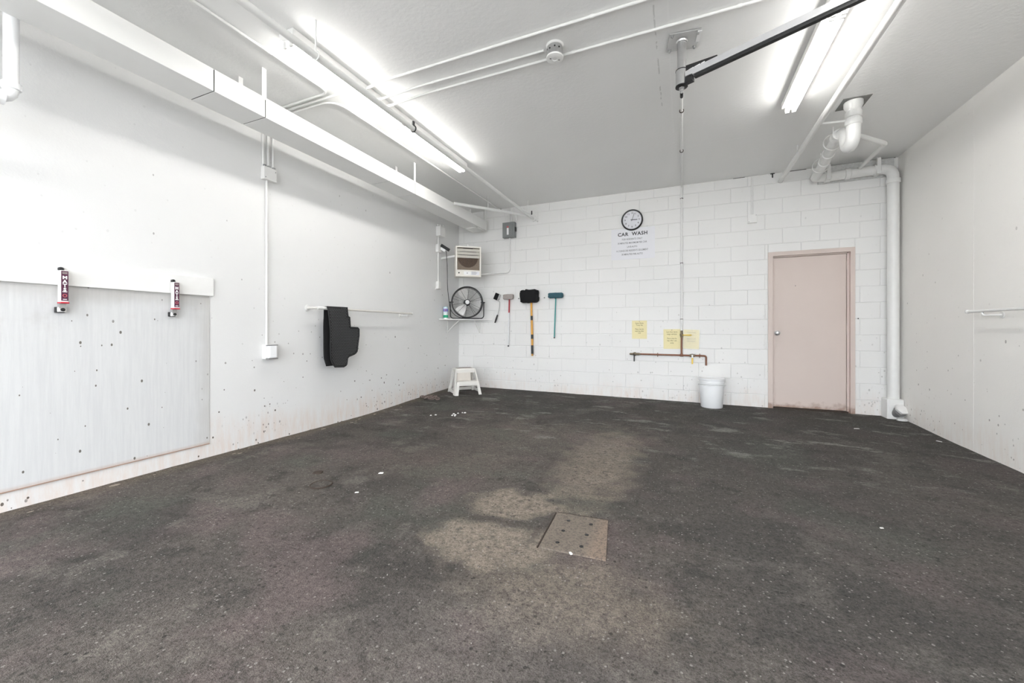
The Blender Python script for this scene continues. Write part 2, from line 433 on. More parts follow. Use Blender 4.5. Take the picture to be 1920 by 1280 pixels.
# ------------------------------------------------------------------ mesh building
class MB:
    """collects shapes (given in world metres, or in the frame M) and links them as ONE mesh object"""
    def __init__(s, M4=None):
        s.v, s.f, s.sm, s.mi, s.M, s.cur = [], [], [], [], M4, 0

    def _add(s, vs, fs, smooth=False):
        o = len(s.v)
        for p in vs:
            p = V(p)
            if s.M is not None: p = s.M @ p
            s.v.append(p)
        for f in fs:
            s.f.append([i + o for i in f]); s.sm.append(smooth); s.mi.append(s.cur)
        return s

    def hexa(s, b4, t4):
        return s._add(list(b4) + list(t4), [(3, 2, 1, 0), (4, 5, 6, 7), (0, 1, 5, 4), (1, 2, 6, 5), (2, 3, 7, 6), (3, 0, 4, 7)])

    def box(s, x0, x1, y0, y1, z0, z1, bev=0.0):
        if bev <= 0:
            return s.hexa([(x0, y0, z0), (x1, y0, z0), (x1, y1, z0), (x0, y1, z0)],
                          [(x0, y0, z1), (x1, y0, z1), (x1, y1, z1), (x0, y1, z1)])
        bm = bmesh.new()
        bmesh.ops.create_cube(bm, size=1)
        for v in bm.verts:
            v.co = V(((x0 + x1) / 2 + v.co.x * (x1 - x0), (y0 + y1) / 2 + v.co.y * (y1 - y0), (z0 + z1) / 2 + v.co.z * (z1 - z0)))
        bmesh.ops.bevel(bm, geom=list(bm.edges), offset=bev, segments=2, profile=0.5, affect='EDGES')
        return s.bm(bm)

    def bm(s, bm, smooth=False):
        bm.verts.index_update()
        s._add([v.co.copy() for v in bm.verts], [[v.index for v in f.verts] for f in bm.faces], smooth)
        bm.free(); return s

    def bar(s, p, q, w_, h_, up=(0, 0, 1)):
        p, q = V(p), V(q); d = (q - p).normalized(); side = d.cross(V(up)).normalized(); u = side.cross(d).normalized()
        a, b = side * w_ / 2, u * h_ / 2
        return s.hexa([p - a - b, p + a - b, p + a + b, p - a + b], [q - a - b, q + a - b, q + a + b, q - a + b])

    def tube(s, pts, r, seg=12, closed=False, caps=True):
        pts = [V(p) for p in pts]; n = len(pts)
        rr = r if isinstance(r, (list, tuple)) else [r] * n
        d0 = (pts[1] - pts[0]).normalized()
        ref = V((0, 0, 1)) if abs(d0.z) < 0.9 else V((1, 0, 0))
        nv = d0.cross(ref).normalized(); vs, fs = [], []
        for i, p in enumerate(pts):
            if closed: d = (pts[(i + 1) % n] - pts[i - 1]).normalized()
            elif i == 0: d = d0
            elif i == n - 1: d = (pts[-1] - pts[-2]).normalized()
            else: d = ((pts[i + 1] - p).normalized() + (p - pts[i - 1]).normalized()).normalized()
            nv = (nv - d * nv.dot(d)).normalized(); bn = d.cross(nv)
            for k in range(seg):
                a = 2 * math.pi * k / seg
                vs.append(p + (nv * math.cos(a) + bn * math.sin(a)) * rr[i])
        m = n if closed else n - 1
        for i in range(m):
            j = (i + 1) % n
            for k in range(seg):
                k2 = (k + 1) % seg
                fs.append((i * seg + k, i * seg + k2, j * seg + k2, j * seg + k))
        s._add(vs, fs, True)
        if not closed and caps:
            o = len(s.v) - len(vs)
            s.f.append([o + k for k in range(seg)][::-1]); s.sm.append(False); s.mi.append(s.cur)
            s.f.append([o + (n - 1) * seg + k for k in range(seg)]); s.sm.append(False); s.mi.append(s.cur)
        return s

    def ring(s, c, ax, R, r, seg=40, tseg=8, a0=0, a1=2 * math.pi):
        c, ax = V(c), V(ax).normalized()
        ref = V((0, 0, 1)) if abs(ax.z) < 0.9 else V((1, 0, 0))
        e1 = ax.cross(ref).normalized(); e2 = ax.cross(e1)
        full = abs(a1 - a0 - 2 * math.pi) < 1e-6
        n = seg if full else seg + 1
        pts = [c + (e1 * math.cos(a0 + (a1 - a0) * i / seg) + e2 * math.sin(a0 + (a1 - a0) * i / seg)) * R for i in range(n)]
        return s.tube(pts, r, tseg, closed=full)

    def lathe(s, c, ax, prof, seg=32, cap=True):
        """prof: (radius, distance along the axis)"""
        c, ax = V(c), V(ax).normalized()
        ref = V((0, 0, 1)) if abs(ax.z) < 0.9 else V((1, 0, 0))
        e1 = ax.cross(ref).normalized(); e2 = ax.cross(e1)
        vs, fs = [], []
        for r, h in prof:
            for k in range(seg):
                a = 2 * math.pi * k / seg
                vs.append(c + ax * h + (e1 * math.cos(a) + e2 * math.sin(a)) * r)
        for i in range(len(prof) - 1):
            for k in range(seg):
                k2 = (k + 1) % seg
                fs.append((i * seg + k, i * seg + k2, (i + 1) * seg + k2, (i + 1) * seg + k))
        s._add(vs, fs, True)
        if cap:
            o = len(s.v) - len(vs)
            for base, rev in ((0, True), ((len(prof) - 1) * seg, False)):
                if prof[0 if rev else -1][0] > 1e-5:
                    l = [o + base + k for k in range(seg)]
                    s.f.append(l[::-1] if rev else l); s.sm.append(False); s.mi.append(s.cur)
        return s

    def poly(s, pts, off):
        """flat outline pts (3D) pushed by the vector off"""
        n = len(pts); pts = [V(p) for p in pts]; off = V(off)
        vs = pts + [p + off for p in pts]
        fs = [tuple(range(n))[::-1], tuple(range(n, 2 * n))] + [(i, (i + 1) % n, n + (i + 1) % n, n + i) for i in range(n)]
        return s._add(vs, fs)

    def build(s, name, mat, parent=None, loc=None):
        if parent is not None: o0 = wloc(parent)
        else: o0 = V(loc) if loc is not None else V((0, 0, 0))
        me = bpy.data.meshes.new(name)
        me.from_pydata([p - o0 for p in s.v], [], s.f)
        for i, p in enumerate(me.polygons): p.use_smooth = s.sm[i]; p.material_index = s.mi[i]
        mats = mat if isinstance(mat, (list, tuple)) else [mat]
        for q in mats: me.materials.append(M[q] if isinstance(q, str) else q)
        bm = bmesh.new(); bm.from_mesh(me); bmesh.ops.recalc_face_normals(bm, faces=bm.faces); bm.to_mesh(me); bm.free()
        if any(s.sm):
            try: me.set_sharp_from_angle(angle=math.radians(42))
            except Exception: pass
        o = bpy.data.objects.new(name, me); COL.objects.link(o)
        if parent is not None: o.parent = parent
        else: o.location = o0
        return o


def wloc(o):
    p = V((0, 0, 0))
    while o is not None: p += V(o.location); o = o.parent
    return p


def thing(name, label, cat, loc, group=None):
    o = bpy.data.objects.new(name, None); COL.objects.link(o); o.location = loc
    o.empty_display_size = 0.1
    return tag(o, label, cat, group)


def tag(o, label, cat, group=None):
    o['label'] = label; o['category'] = cat
    if group: o['group'] = group
    return o


def struct(o):
    o['kind'] = 'structure'; return o


def arc(p0, pc, p1, n=6):
    """rounded corner from p0 round pc to p1"""
    p0, pc, p1 = V(p0), V(pc), V(p1)
    return [p0 * (1 - t) ** 2 + pc * 2 * t * (1 - t) + p1 * t * t for t in [i / n for i in range(n + 1)]]


def bend(pts, r, n=6):
    """polyline with its corners rounded by r"""
    pts = [V(p) for p in pts]; out = [pts[0]]
    for i in range(1, len(pts) - 1):
        a, b, c = pts[i - 1], pts[i], pts[i + 1]
        r1 = min(r, (a - b).length * 0.49, (c - b).length * 0.49)
        out += arc(b + (a - b).normalized() * r1, b, b + (c - b).normalized() * r1, n)
    return out + [pts[-1]]


def text(body, size, M4, mat, parent, name='lettering', bold=0.0, spacing=1.0, line=1.0, align='CENTER', xs=1.0):
    """lettering lying in the XY plane of the frame M4, linked as a mesh part"""
    c = bpy.data.curves.new(name, 'FONT'); c.body = body; c.size = size; c.align_x = align; c.align_y = 'CENTER'
    c.offset = bold; c.space_character = spacing; c.space_line = line; c.resolution_u = 2; c.extrude = 0.0004
    t = bpy.data.objects.new('tmp_text', c); COL.objects.link(t)
    bpy.context.view_layer.update()
    me = bpy.data.meshes.new_from_object(t.evaluated_get(bpy.context.evaluated_depsgraph_get()))
    bpy.data.objects.remove(t)
    me.transform(Matrix.Translation(-wloc(parent)) @ M4 @ Matrix.Diagonal((xs, 1, 1, 1)))
    me.materials.clear(); me.materials.append(M[mat]); me.name = name
    o = bpy.data.objects.new(name, me); COL.objects.link(o); o.parent = parent
    return o


def frame(o, x, y, z):
    x, y, z = V(x).normalized(), V(y).normalized(), V(z).normalized()
    return Matrix(((x.x, y.x, z.x, o[0]), (x.y, y.y, z.y, o[1]), (x.z, y.z, z.z, o[2]), (0, 0, 0, 1)))


# ================================================================== SETTING
# floor
NX, NY = 155, 205
vs, fs = [], []
for j in range(NY + 1):
    for i in range(NX + 1):
        x = XL - 0.02 + (XR - XL + 0.04) * i / NX; y = YF - 0.02 + (YB - YF + 0.04) * j / NY
        e = noise.noise(V((x * 3, y * 3, 0))) * 0.003 + noise.noise(V((x * 11, y * 11, 3))) * 0.002
        vs.append((x, y, fz(x, y) + e))
for j in range(NY):
    for i in range(NX):
        a = j * (NX + 1) + i; fs.append((a, a + 1, a + NX + 2, a + NX + 1))
fl = MB(); fl._add(vs, fs, True)
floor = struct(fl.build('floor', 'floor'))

struct(MB().box(XL - 0.2, XR + 0.2, YF - 0.2, YB + 0.3, ZC, ZC + 0.2).build('ceiling', 'ceiling'))
struct(MB().box(XL - 0.2, XL, YF - 0.2, YB + 0.3, -0.15, ZC).build('wall_left', 'wall_left'))
struct(MB().box(XR, XR + 0.2, YF - 0.2, YB + 0.3, -0.15, ZC).build('wall_right', 'wall_right'))
# front wall with the wide garage doorway (open) and the light driveway outside
struct(MB().box(XL, XL + 0.35, YF - 0.2, YF, -0.15, ZC).box(XR - 0.35, XR, YF - 0.2, YF, -0.15, ZC).box(XL + 0.35, XR - 0.35, YF - 0.2, YF, 2.85, ZC).build('wall_front', 'wall_right'))
struct(MB().box(-30, 30, YF - 40, YF - 0.02, -0.25, -0.03).build('driveway', 'driveway'))

# back wall: mortar bed with the door opening, and every block on it
DX0, DX1, DZ = 1.073, 2.006, 2.139
bw = MB()
REC = 0.0042
bw.box(XL, DX0, YB + REC, YB + 0.2, -0.15, ZC).box(DX1, XR, YB + REC, YB + 0.2, -0.15, ZC).box(DX0, DX1, YB + REC, YB + 0.2, DZ, ZC)
wall_back = struct(bw.build('wall_back', 'mortar'))
cache = {}


def block_mesh(w_, h_):
    k = (round(w_, 3), round(h_, 3))
    if k not in cache:
        b = 0.004
        me = bpy.data.meshes.new('concrete_block')
        a, c = w_ / 2, h_ / 2
        q = [(-a, 0.02, -c), (a, 0.02, -c), (a, 0.02, c), (-a, 0.02, c), (-a, 0.003, -c), (a, 0.003, -c), (a, 0.003, c), (-a, 0.003, c),
             (-a + b, 0, -c + b), (a - b, 0, -c + b), (a - b, 0, c - b), (-a + b, 0, c - b)]
        f = [(0, 1, 5, 4), (1, 2, 6, 5), (2, 3, 7, 6), (3, 0, 4, 7), (4, 5, 9, 8), (5, 6, 10, 9), (6, 7, 11, 10), (7, 4, 8, 11), (8, 9, 10, 11), (3, 2, 1, 0)]
        me.from_pydata(q, [], f); me.materials.append(M['wall_block'])
        cache[k] = me
    return cache[k]


for k in range(-1, 16):
    z0, z1 = 0.015 + 0.2032 * k, 0.015 + 0.2032 * (k + 1)
    z0, z1 = max(z0, -0.10) + 0.0028, min(z1, ZC) - 0.0028
    off = 1.444 + (0.0 if k % 2 == 0 else 0.2032)
    n0 = math.floor((XL - off) / 0.4064)
    x = off + n0 * 0.4064
    while x < XR:
        segs = [(max(x, XL), min(x + 0.4064, XR))]
        if z0 < DZ < z1 - 0.02:      # course cut over the door head
            a, b = max(x, DX0), min(x + 0.4064, DX1)
            if b - a > 0.03:
                o = bpy.data.objects.new('concrete_block', block_mesh(b - a - 0.0056, z1 - DZ))
                o.location = ((a + b) / 2, YB, (DZ + z1) / 2); o.parent = wall_back; COL.objects.link(o)
        if z0 < DZ - 0.02:
            new = []
            for a, b in segs:
                if b <= DX0 or a >= DX1: new.append((a, b))
                else:
                    if a < DX0: new.append((a, DX0))
                    if b > DX1: new.append((DX1, b))
            segs = new
        zz = [(z0, z1)]
        for a, b in segs:
            if b - a < 0.03: continue
            zb0 = z0
            o = bpy.data.objects.new('concrete_block', block_mesh(b - a - 0.0056, z1 - zb0))
            o.location = ((a + b) / 2, YB + random.uniform(0, 0.0010), (zb0 + z1) / 2)
            o.parent = wall_back; COL.objects.link(o)
        x += 0.4064

# door and its frame
fr = MB()
FW = 0.055
fr.box(DX0, DX0 + FW, YB - 0.012, YB + 0.15, 0.0, DZ).box(DX1 - FW + 0.008, DX1, YB - 0.012, YB + 0.15, 0.0, DZ)
fr.box(DX0 + FW, DX1 - FW + 0.008, YB - 0.012, YB + 0.15, DZ - FW, DZ)
fr.box(DX0 + FW, DX0 + FW + 0.012, YB + 0.035, YB + 0.15, 0.0, DZ - FW)
fr.box(DX1 - FW - 0.014, DX1 - FW + 0.008, YB + 0.035, YB + 0.15, 0.0, DZ - FW)
fr.box(DX0 + FW, DX1 - FW, YB + 0.035, YB + 0.15, DZ - FW - 0.014, DZ - FW)
tr = struct(fr.build('trim_1', 'door'))
MB().box(DX0 + FW, DX1 - FW, YB + 0.02, YB + 0.15, 0.0, fz(1.5, 6.3) + 0.014).build('threshold', 'rust', tr)
lx0, lx1 = DX0 + FW + 0.003, DX1 - FW - 0.018
dl = MB().box(lx0, lx1, YB + 0.045, YB + 0.09, fz(1.5, 6.3) + 0.03, DZ - FW - 0.018, 0.003)
door = struct(dl.build('door_1', 'door'))
MB().box(lx0, lx1, YB + 0.040, YB + 0.045, 0.062, 0.10).build('kick_edge', 'door', door)
kp = onY(1457, 624, YB + 0.045)
kb = MB().lathe(kp, (0, -1, 0), [(0.033, 0), (0.033, 0.004), (0.026, 0.008), (0.012, 0.012), (0.012, 0.03), (0.022, 0.036), (0.028, 0.048), (0.026, 0.062), (0.015, 0.068), (0.0, 0.069)], 28)
kb.build('door_knob', 'steel', door)
for zz in (0.35, 1.1, 1.92):
    MB().tube([(lx1 + 0.006, YB + 0.04, zz - 0.05), (lx1 + 0.006, YB + 0.04, zz + 0.05)], 0.006, 8).build('hinge', 'door', door)
MB().box(DX0, DX1, YB + 0.16, YB + 0.2, -0.1, DZ).build('backing', 'dark', tr)
hh = onY(1609, 597, YB)
MB().lathe(hh, (0, -1, 0), [(0.007, 0), (0.007, 0.004), (0, 0.006)], 12).build('anchor_hole', 'black', wall_back)

# ================================================================== CEILING: light fixtures
def fixture(x0, x1, y0, y1, label, sub=2):
    t = thing('strip_light', label, 'ceiling light', ((x0 + x1) / 2, (y0 + y1) / 2, ZC), 'fluorescent strip lights on the ceiling')
    h = MB()
    h.box(x0, x1, y0, y1, ZC - 0.060, ZC - 0.004)
    h.hexa([(x0 + 0.052, y0, ZC - 0.080), (x1 - 0.052, y0, ZC - 0.080), (x1 - 0.052, y1, ZC - 0.080), (x0 + 0.052, y1, ZC - 0.080)],
           [(x0 + 0.03, y0, ZC - 0.060), (x1 - 0.03, y0, ZC - 0.060), (x1 - 0.03, y1, ZC - 0.060), (x0 + 0.03, y1, ZC - 0.060)])
    h.build('housing', 'white', t)
    n = 2
    L = (y1 - y0) / n
    for i in range(n):
        a, b = y0 + i * L, y0 + (i + 1) * L
        for xx in (x0 + 0.040, x1 - 0.040):
            MB().tube([(xx, a + 0.03, ZC - 0.098), (xx, b - 0.03, ZC - 0.098)], 0.016, 14).build('tube', 'tube', t)
        for yy in (a + 0.012, b - 0.026):
            for xx in (x0 + 0.040, x1 - 0.040):
                MB().box(xx - 0.016, xx + 0.016, yy, yy + 0.014, ZC - 0.116, ZC - 0.062, 0.003).build('lamp_holder', 'white', t)
    return t


fixture(-2.622, -2.487, 1.95, 4.40, 'white twin tube strip light behind the long pipe on the left ceiling')
fixture(0.852, 0.985, 1.93, 4.38, 'white twin tube strip light on the right ceiling near the trap pipe')
fixture(-2.622, -2.487, -1.75, 0.70, 'white twin tube strip light over the left side behind the camera')
fixture(0.852, 0.985, -1.7, 0.75, 'white twin tube strip light added over the right side, unseen behind the camera')  # unseen lamp, added to raise the brightness of the room


# ================================================================== pipes and conduits
def pipe(name, pts, r, label, cat, mat='pipe', group=None, r_bend=0.05, seg=14):
    pts = [V(p) for p in pts]
    t = thing(name, label, cat, pts[0], group)
    MB().tube(bend(pts, r_bend) if len(pts) > 2 else pts, r, seg).build('run', mat, t)
    return t


def collar(t, p, d, r, w_=0.03, mat='pipe', name='coupling'):
    p, d = V(p), V(d).normalized()
    MB().lathe(p - d * w_ / 2, d, [(r, 0), (r * 1.18, w_ * .1), (r * 1.18, w_ * .9), (r, w_)], 16).build(name, mat, t)


def rod(t, p, z1, r=0.005, mat='pipe'):
    MB().tube([p, (p[0], p[1], z1)], r, 8).build('hanger_rod', mat, t)


# left long pipe under the strip light
lp = pipe('ceiling_pipe', [(-2.293, YF + 0.02, 2.95), (-2.293, YB - 0.005, 2.964)], 0.024, 'long white pipe hung in front of the left strip light, ending at the back wall', 'pipe')
for y in (5.55, 3.78, 1.3):
    pass
rod(lp, (-2.293, 6.05, 2.98), ZC)
p = onX(592, 96, -2.293)
MB().tube([(-2.293, p.y, 2.975), (-2.293, p.y, ZC)], 0.006, 8).build('hanger_rod', 'pipe', lp)
MB().ring((-2.293, p.y, 2.957), (0, 1, 0), 0.030, 0.005, 24, 6).build('hanger_ring', 'pipe', lp)
pc = onX(775, 230, -2.293)
MB().ring((-2.293, pc.y, 2.96), (0, 1, 0), 0.029, 0.006, 24, 6).box(-2.300, -2.286, pc.y - 0.012, pc.y + 0.012, 2.985, 3.03).build('black_clamp', 'black', lp)['label'] = 'black clamp round the pipe'
MB().lathe((-2.293, YB - 0.03, 2.964), (0, 1, 0), [(0.026, 0), (0.05, 0.018), (0.052, 0.03)], 20).build('wall_plaster', 'pipe', lp)
MB().tube([(-2.25, YB - 0.02, 2.93), (-2.20, YB - 0.04, 2.90)], 0.008, 8).build('stub', 'pipe', lp)

# branch pipe lying over the duct end
bp_ = pipe('branch_pipe', [onZ(986, 403, 2.955), onZ(855, 382, 2.955) + V((-0.02, -0.03, 0.0))], 0.022, 'white branch pipe slanting from the duct end to the long left pipe', 'pipe')
for u, v_ in ((968, 402), (915, 396)):
    q = onZ(u, v_, 2.955); MB().tube([q, (q.x, q.y, 2.86 if u == 968 else 2.955)] if u == 968 else [q, (q.x, q.y, ZC)], 0.008 if u == 968 else 0.004, 8).build('sprinkler_drop' if u == 968 else 'hanger_rod', 'pipe', bp_)

# right sprinkler pipe
rp = pipe('ceiling_pipe', [(1.213, YF + 0.02, 3.07), (1.213, YB - 0.005, 3.078)], 0.027, 'long white pipe on the right ceiling between strip light and trap', 'pipe')
collar(rp, (1.213, YB - 0.13, 3.078), (0, 1, 0), 0.028, 0.05)
q = onX(1490, 262, 1.213); rod(rp, (1.213, 5.45, 3.09), ZC)
br = pipe('small_branch_pipe', [onX(1537, 232, 1.213), onX(1537, 232, 1.213) * 0 + V((1.44, 4.62, 3.03))], 0.011, 'thin white pipe joining the right ceiling pipe to the trap pipe', 'pipe')

# electrical conduits on the ceiling
ZK = ZC - 0.014
RK = 0.0105


def conduit(pts, label, clips=(), r=RK, rb=0.09, name='conduit', group=None, mat='pipe'):
    t = pipe(name, pts, r, label, 'conduit', mat, group, rb, 10)
    for c, d in clips:
        collar(t, c, d, r, 0.028)
        cc = V(c)
    return t


conduit([(XL + 0.015, 2.60, 2.62), (XL + 0.015, 2.60, ZK), (-2.86, 2.60, ZK), (-2.86, YF + 0.05, ZK)],
        'thin white ceiling conduit turning toward the camera above the left duct', [((-2.86, 2.05, ZK), (0, 1, 0)), ((-2.86, 1.2, ZK), (0, 1, 0))])
conduit([(XL + 0.015, 2.65, 2.62), (XL + 0.015, 2.65, ZK), (-2.605, 2.65, ZK)],
        'thin white conduit running straight from left wall to the strip light', [((-2.75, 2.65, ZK), (1, 0, 0))])
conduit([(XL + 0.015, 2.70, 2.62), (XL + 0.015, 2.70, ZK), (-2.91, 2.70, ZK), (-2.91, YB - 0.005, ZK)],
        'thin white ceiling conduit turning toward the back wall along the duct', [((-2.91, 4.6, ZK), (0, 1, 0)), ((-2.91, 5.9, ZK), (0, 1, 0))], rb=0.16)
conduit([(-2.50, 2.655, ZK - 0.02), (-2.30, 2.655, ZK), (XR - 0.01, 2.655, ZK)],
        'white ceiling conduit nearest the camera, crossing from the left strip light', [((-2.04, 2.655, ZK), (1, 0, 0)), ((-0.55, 2.655, ZK), (1, 0, 0))], rb=0.05)
conduit([(-2.50, 2.78, ZK - 0.05), (-2.33, 2.79, ZK - 0.05), (-2.05, 2.835, ZK), (-0.95, 2.84, ZK)],
        'short white ceiling conduit ending at the round lamp holder', [((-1.93, 2.836, ZK), (1, 0, 0)), ((-1.22, 2.84, ZK), (1, 0, 0))], r=0.009, rb=0.08)
conduit([(-2.50, 2.90, ZK - 0.05), (-2.33, 2.90, ZK - 0.05), (-2.08, 2.945, ZK), (XR - 0.01, 2.945, ZK)],
        'white ceiling conduit running past the steel swivel post', [((-1.95, 2.945, ZK), (1, 0, 0)), ((-1.68, 2.945, ZK), (1, 0, 0)), ((-0.75, 2.945, ZK), (1, 0, 0)), ((0.345, 2.945, ZK), (1, 0, 0))], rb=0.08)

# round ceiling lamp holder
rl = thing('ceiling_outlet', 'round white ceiling outlet box at the end of the short conduit', 'ceiling outlet', (-0.865, 2.84, ZC))
MB().lathe((-0.865, 2.84, ZC), (0, 0, -1), [(0.055, 0), (0.055, 0.085)], 28).build('box', 'steel', rl)
MB().lathe((-0.865, 2.84, ZC - 0.085), (0, 0, -1), [(0.062, 0), (0.062, 0.012), (0.05, 0.016), (0.02, 0.018), (0.018, 0.012), (0, 0.012)], 28).build('cover', 'white', rl)
MB().lathe((-0.865, 2.84, ZC), (0, 0, -1), [(0.064, 0), (0.06, 0.012), (0.055, 0.014)], 28, cap=False).build('rim', 'white', rl)
for a in (0.6, 3.74):
    MB().lathe((-0.865 + 0.033 * math.cos(a), 2.84 + 0.033 * math.sin(a), ZC - 0.100), (0, 0, -1), [(0.007, 0), (0.007, 0.004)], 10).build('screw', 'steel_mid', rl)
for a in (3.6, 4.3, 5.0, 5.6):
    MB().lathe((-0.865 + 0.0545 * math.cos(a), 2.84 + 0.0545 * math.sin(a), ZC - 0.04 - 0.01 * math.sin(a * 5)), (math.cos(a), math.sin(a), 0), [(0.006, 0), (0.006, 0.003)], 8).build('knockout', 'dark', rl)

# ------------------------------------------------------------------ duct
DXA, DXB, DZA, DZB = -3.10, -3.38, 2.812, 2.972
duct = thing('air_duct', 'white rectangular metal air duct hung along the left wall', 'duct', (-3.24, 1.5, DZA))
ys = [YF + 0.02, 0.2, 1.80, 2.185, 3.68, 4.16, 6.17]
for a, b in zip(ys[:-1], ys[1:]):
    MB().box(DXB, DXA, a + 0.004, b - 0.004, DZA, DZB, 0.002).build('duct_section', 'duct', duct)
MB().box(DXB + 0.004, DXA - 0.004, YF + 0.05, 6.1, DZA + 0.004, DZB - 0.004).build('liner', 'dark', duct)
for y in (0.25, 2.17, 4.14, 6.10):
    for x in (DXA + 0.004, DXB - 0.004):
        MB().box(x - 0.002, x + 0.002, y - 0.018, y + 0.018, DZA + 0.03 if False else DZB - 0.02, ZC).build('hanger_strap', 'duct', duct)
rg = MB()
ry0, ry1 = 5.86, 6.13
rg.box(DXB + 0.02, DXA - 0.02, ry0, ry0 + 0.025, DZA - 0.018, DZA, 0.003).box(DXB + 0.02, DXA - 0.02, ry1 - 0.025, ry1, DZA - 0.018, DZA, 0.003)
rg.box(DXB + 0.02, DXB + 0.045, ry0, ry1, DZA - 0.018, DZA, 0.003).box(DXA - 0.045, DXA - 0.02, ry0, ry1, DZA - 0.018, DZA, 0.003)
rgo = rg.build('register', 'white', duct)
MB().box(DXB + 0.04, DXA - 0.04, ry0 + 0.02, ry1 - 0.02, DZA - 0.002, DZA + 0.001).build('register_shade_plate', 'grey_box', rgo)  # dark grey plate painted in for the darkness inside the register
for i in range(6):
    y = ry0 + 0.045 + i * 0.036
    MB().bar((DXB + 0.045, y, DZA - 0.008), (DXA - 0.045, y, DZA - 0.008), 0.028, 0.003, (0, 0.5, 1)).build('vane', 'duct', rgo)

# vertical pipe with elbow, upper left
vp = thing('drop_pipe', 'white vertical pipe with an elbow, upper left near the duct', 'pipe', (-3.407, 0.94, ZC))
zc_ = 2.42
ptsv = [(-3.407, 0.94, ZC), (-3.407, 0.94, zc_)] + [V((-3.407, 0.94 - 0.06 * (1 - math.cos(a)), zc_ - 0.06 * math.sin(a))) for a in (0.4, 0.8, 1.2, 1.57)] + [V((-3.407, YF + 0.05, zc_ - 0.06))]
MB().tube(ptsv, 0.030, 20).build('run', 'plastic_white', vp)
MB().lathe((-3.407, 0.94, zc_ + 0.035), (0, 0, -1), [(0.030, 0), (0.038, 0.001), (0.038, 0.035), (0.030, 0.036)], 24).build('elbow_socket', 'plastic_white', vp)
MB().lathe((-3.407, 0.915, zc_ - 0.06), (0, -1, 0), [(0.030, 0), (0.038, 0.001), (0.038, 0.04), (0.030, 0.041)], 24).build('elbow_socket', 'plastic_white', vp)

# ------------------------------------------------------------------ swivel boom
sw = thing('swivel_boom', 'steel ceiling post with a long grey swivel boom and black bracket', 'swivel arm', (0, 3.148, ZC))
rotp = Matrix.Translation((0.012, 3.15, ZC)) @ Matrix.Rotation(math.radians(8), 4, 'Z')
pl = MB(rotp); pl.box(-0.105, 0.105, -0.095, 0.095, -0.012, 0.0, 0.002)
plate = pl.build('mounting_plate', 'steel', sw)
for sx in (-0.085, 0.085):
    for sy in (-0.075, 0.075):
        MB(rotp).lathe((sx, sy, -0.012), (0, 0, -1), [(0.014, 0), (0.014, 0.004), (0.009, 0.004), (0.009, 0.016), (0.004, 0.02)], 12).build('bolt', 'steel', plate)
MB(rotp).box(0.082, 0.108, -0.09, 0.02, -0.014, -0.020).build('sticker', 'letter', plate)
MB().lathe((0, 3.148, ZC - 0.012), (0, 0, -1), [(0.040, 0), (0.036, 0.012), (0.030, 0.014), (0.030, 0.33)], 28).build('post', 'steel', sw)
HZ = ZC - 0.29
MB().lathe((0, 3.148, HZ + 0.065), (0, 0, -1), [(0.031, 0), (0.040, 0.0), (0.040, 0.115), (0.031, 0.115)], 28).build('hub', 'steel', sw)
MB().lathe((0, 3.148, HZ + 0.068), (0, 0, -1), [(0.041, 0), (0.042, 0.006)], 28).build('seal_ring', 'black', sw)
MB().lathe((0, 3.148, HZ - 0.046), (0, 0, -1), [(0.042, 0), (0.042, 0.008), (0.03, 0.012)], 28).build('seal_ring', 'black', sw)
A0 = V((0.03, 3.125, HZ - 0.005)); A1 = onZ(1602, -2, HZ + 0.02)
ad = (A1 - A0).normalized(); AE = A0 + ad * 1.9
side = ad.cross(V((0, 0, 1))).normalized()
ar = MB()
ar.bar(A0 + V((0, 0, 0.014)), AE + V((0, 0, 0.014)), 0.040, 0.044)
ar.build('boom_tube', 'boom', sw)
ar2 = MB(); ar2.bar(A0 + ad * 0.06 - V((0, 0, 0.018)) , AE - V((0, 0, 0.018)), 0.030, 0.022)
ar2.build('boom_rubber', 'rubber', sw)['label'] = 'dark underside of the boom'
gs = MB()
up = V((0, 0, 1))
T0, T1, T2 = A0 + up * 0.075, A0 + ad * 0.20 + up * 0.055, A0 + up * 0.028 
gs.poly([A0 + up * 0.028, A0 + up * 0.085, A0 + ad * 0.21 + up * 0.055, A0 + ad * 0.21 + up * 0.03], side * 0.006)
gs2 = MB(); gs2.poly([A0 - up * 0.045 - side * 0.02, A0 + ad * 0.05 - up * 0.045 - side * 0.02, A0 + ad * 0.05 - side * 0.02 , A0 - side * 0.02], side * 0.04)
gs2.build('clevis', 'black', sw)
gus = gs.build('gusset', 'black', sw); gus['label'] = 'black triangular gusset with pale script'
for a, b, c in ((0.02, 0.055, 0.040), (0.06, 0.10, 0.042), (0.105, 0.13, 0.044)):
    MB().bar(A0 + ad * a + up * c + side * 0.008, A0 + ad * b + up * (c + 0.004) + side * 0.008, 0.003, 0.008).build('script_mark', 'letter', gus)
MB().lathe((0, 3.148, HZ - 0.05), (0, 0, -1), [(0.02, 0), (0.02, 0.018), (0.013, 0.02), (0.013, 0.034), (0.008, 0.036), (0.008, 0.05)], 6).build('swivel_nut', 'steel', sw)

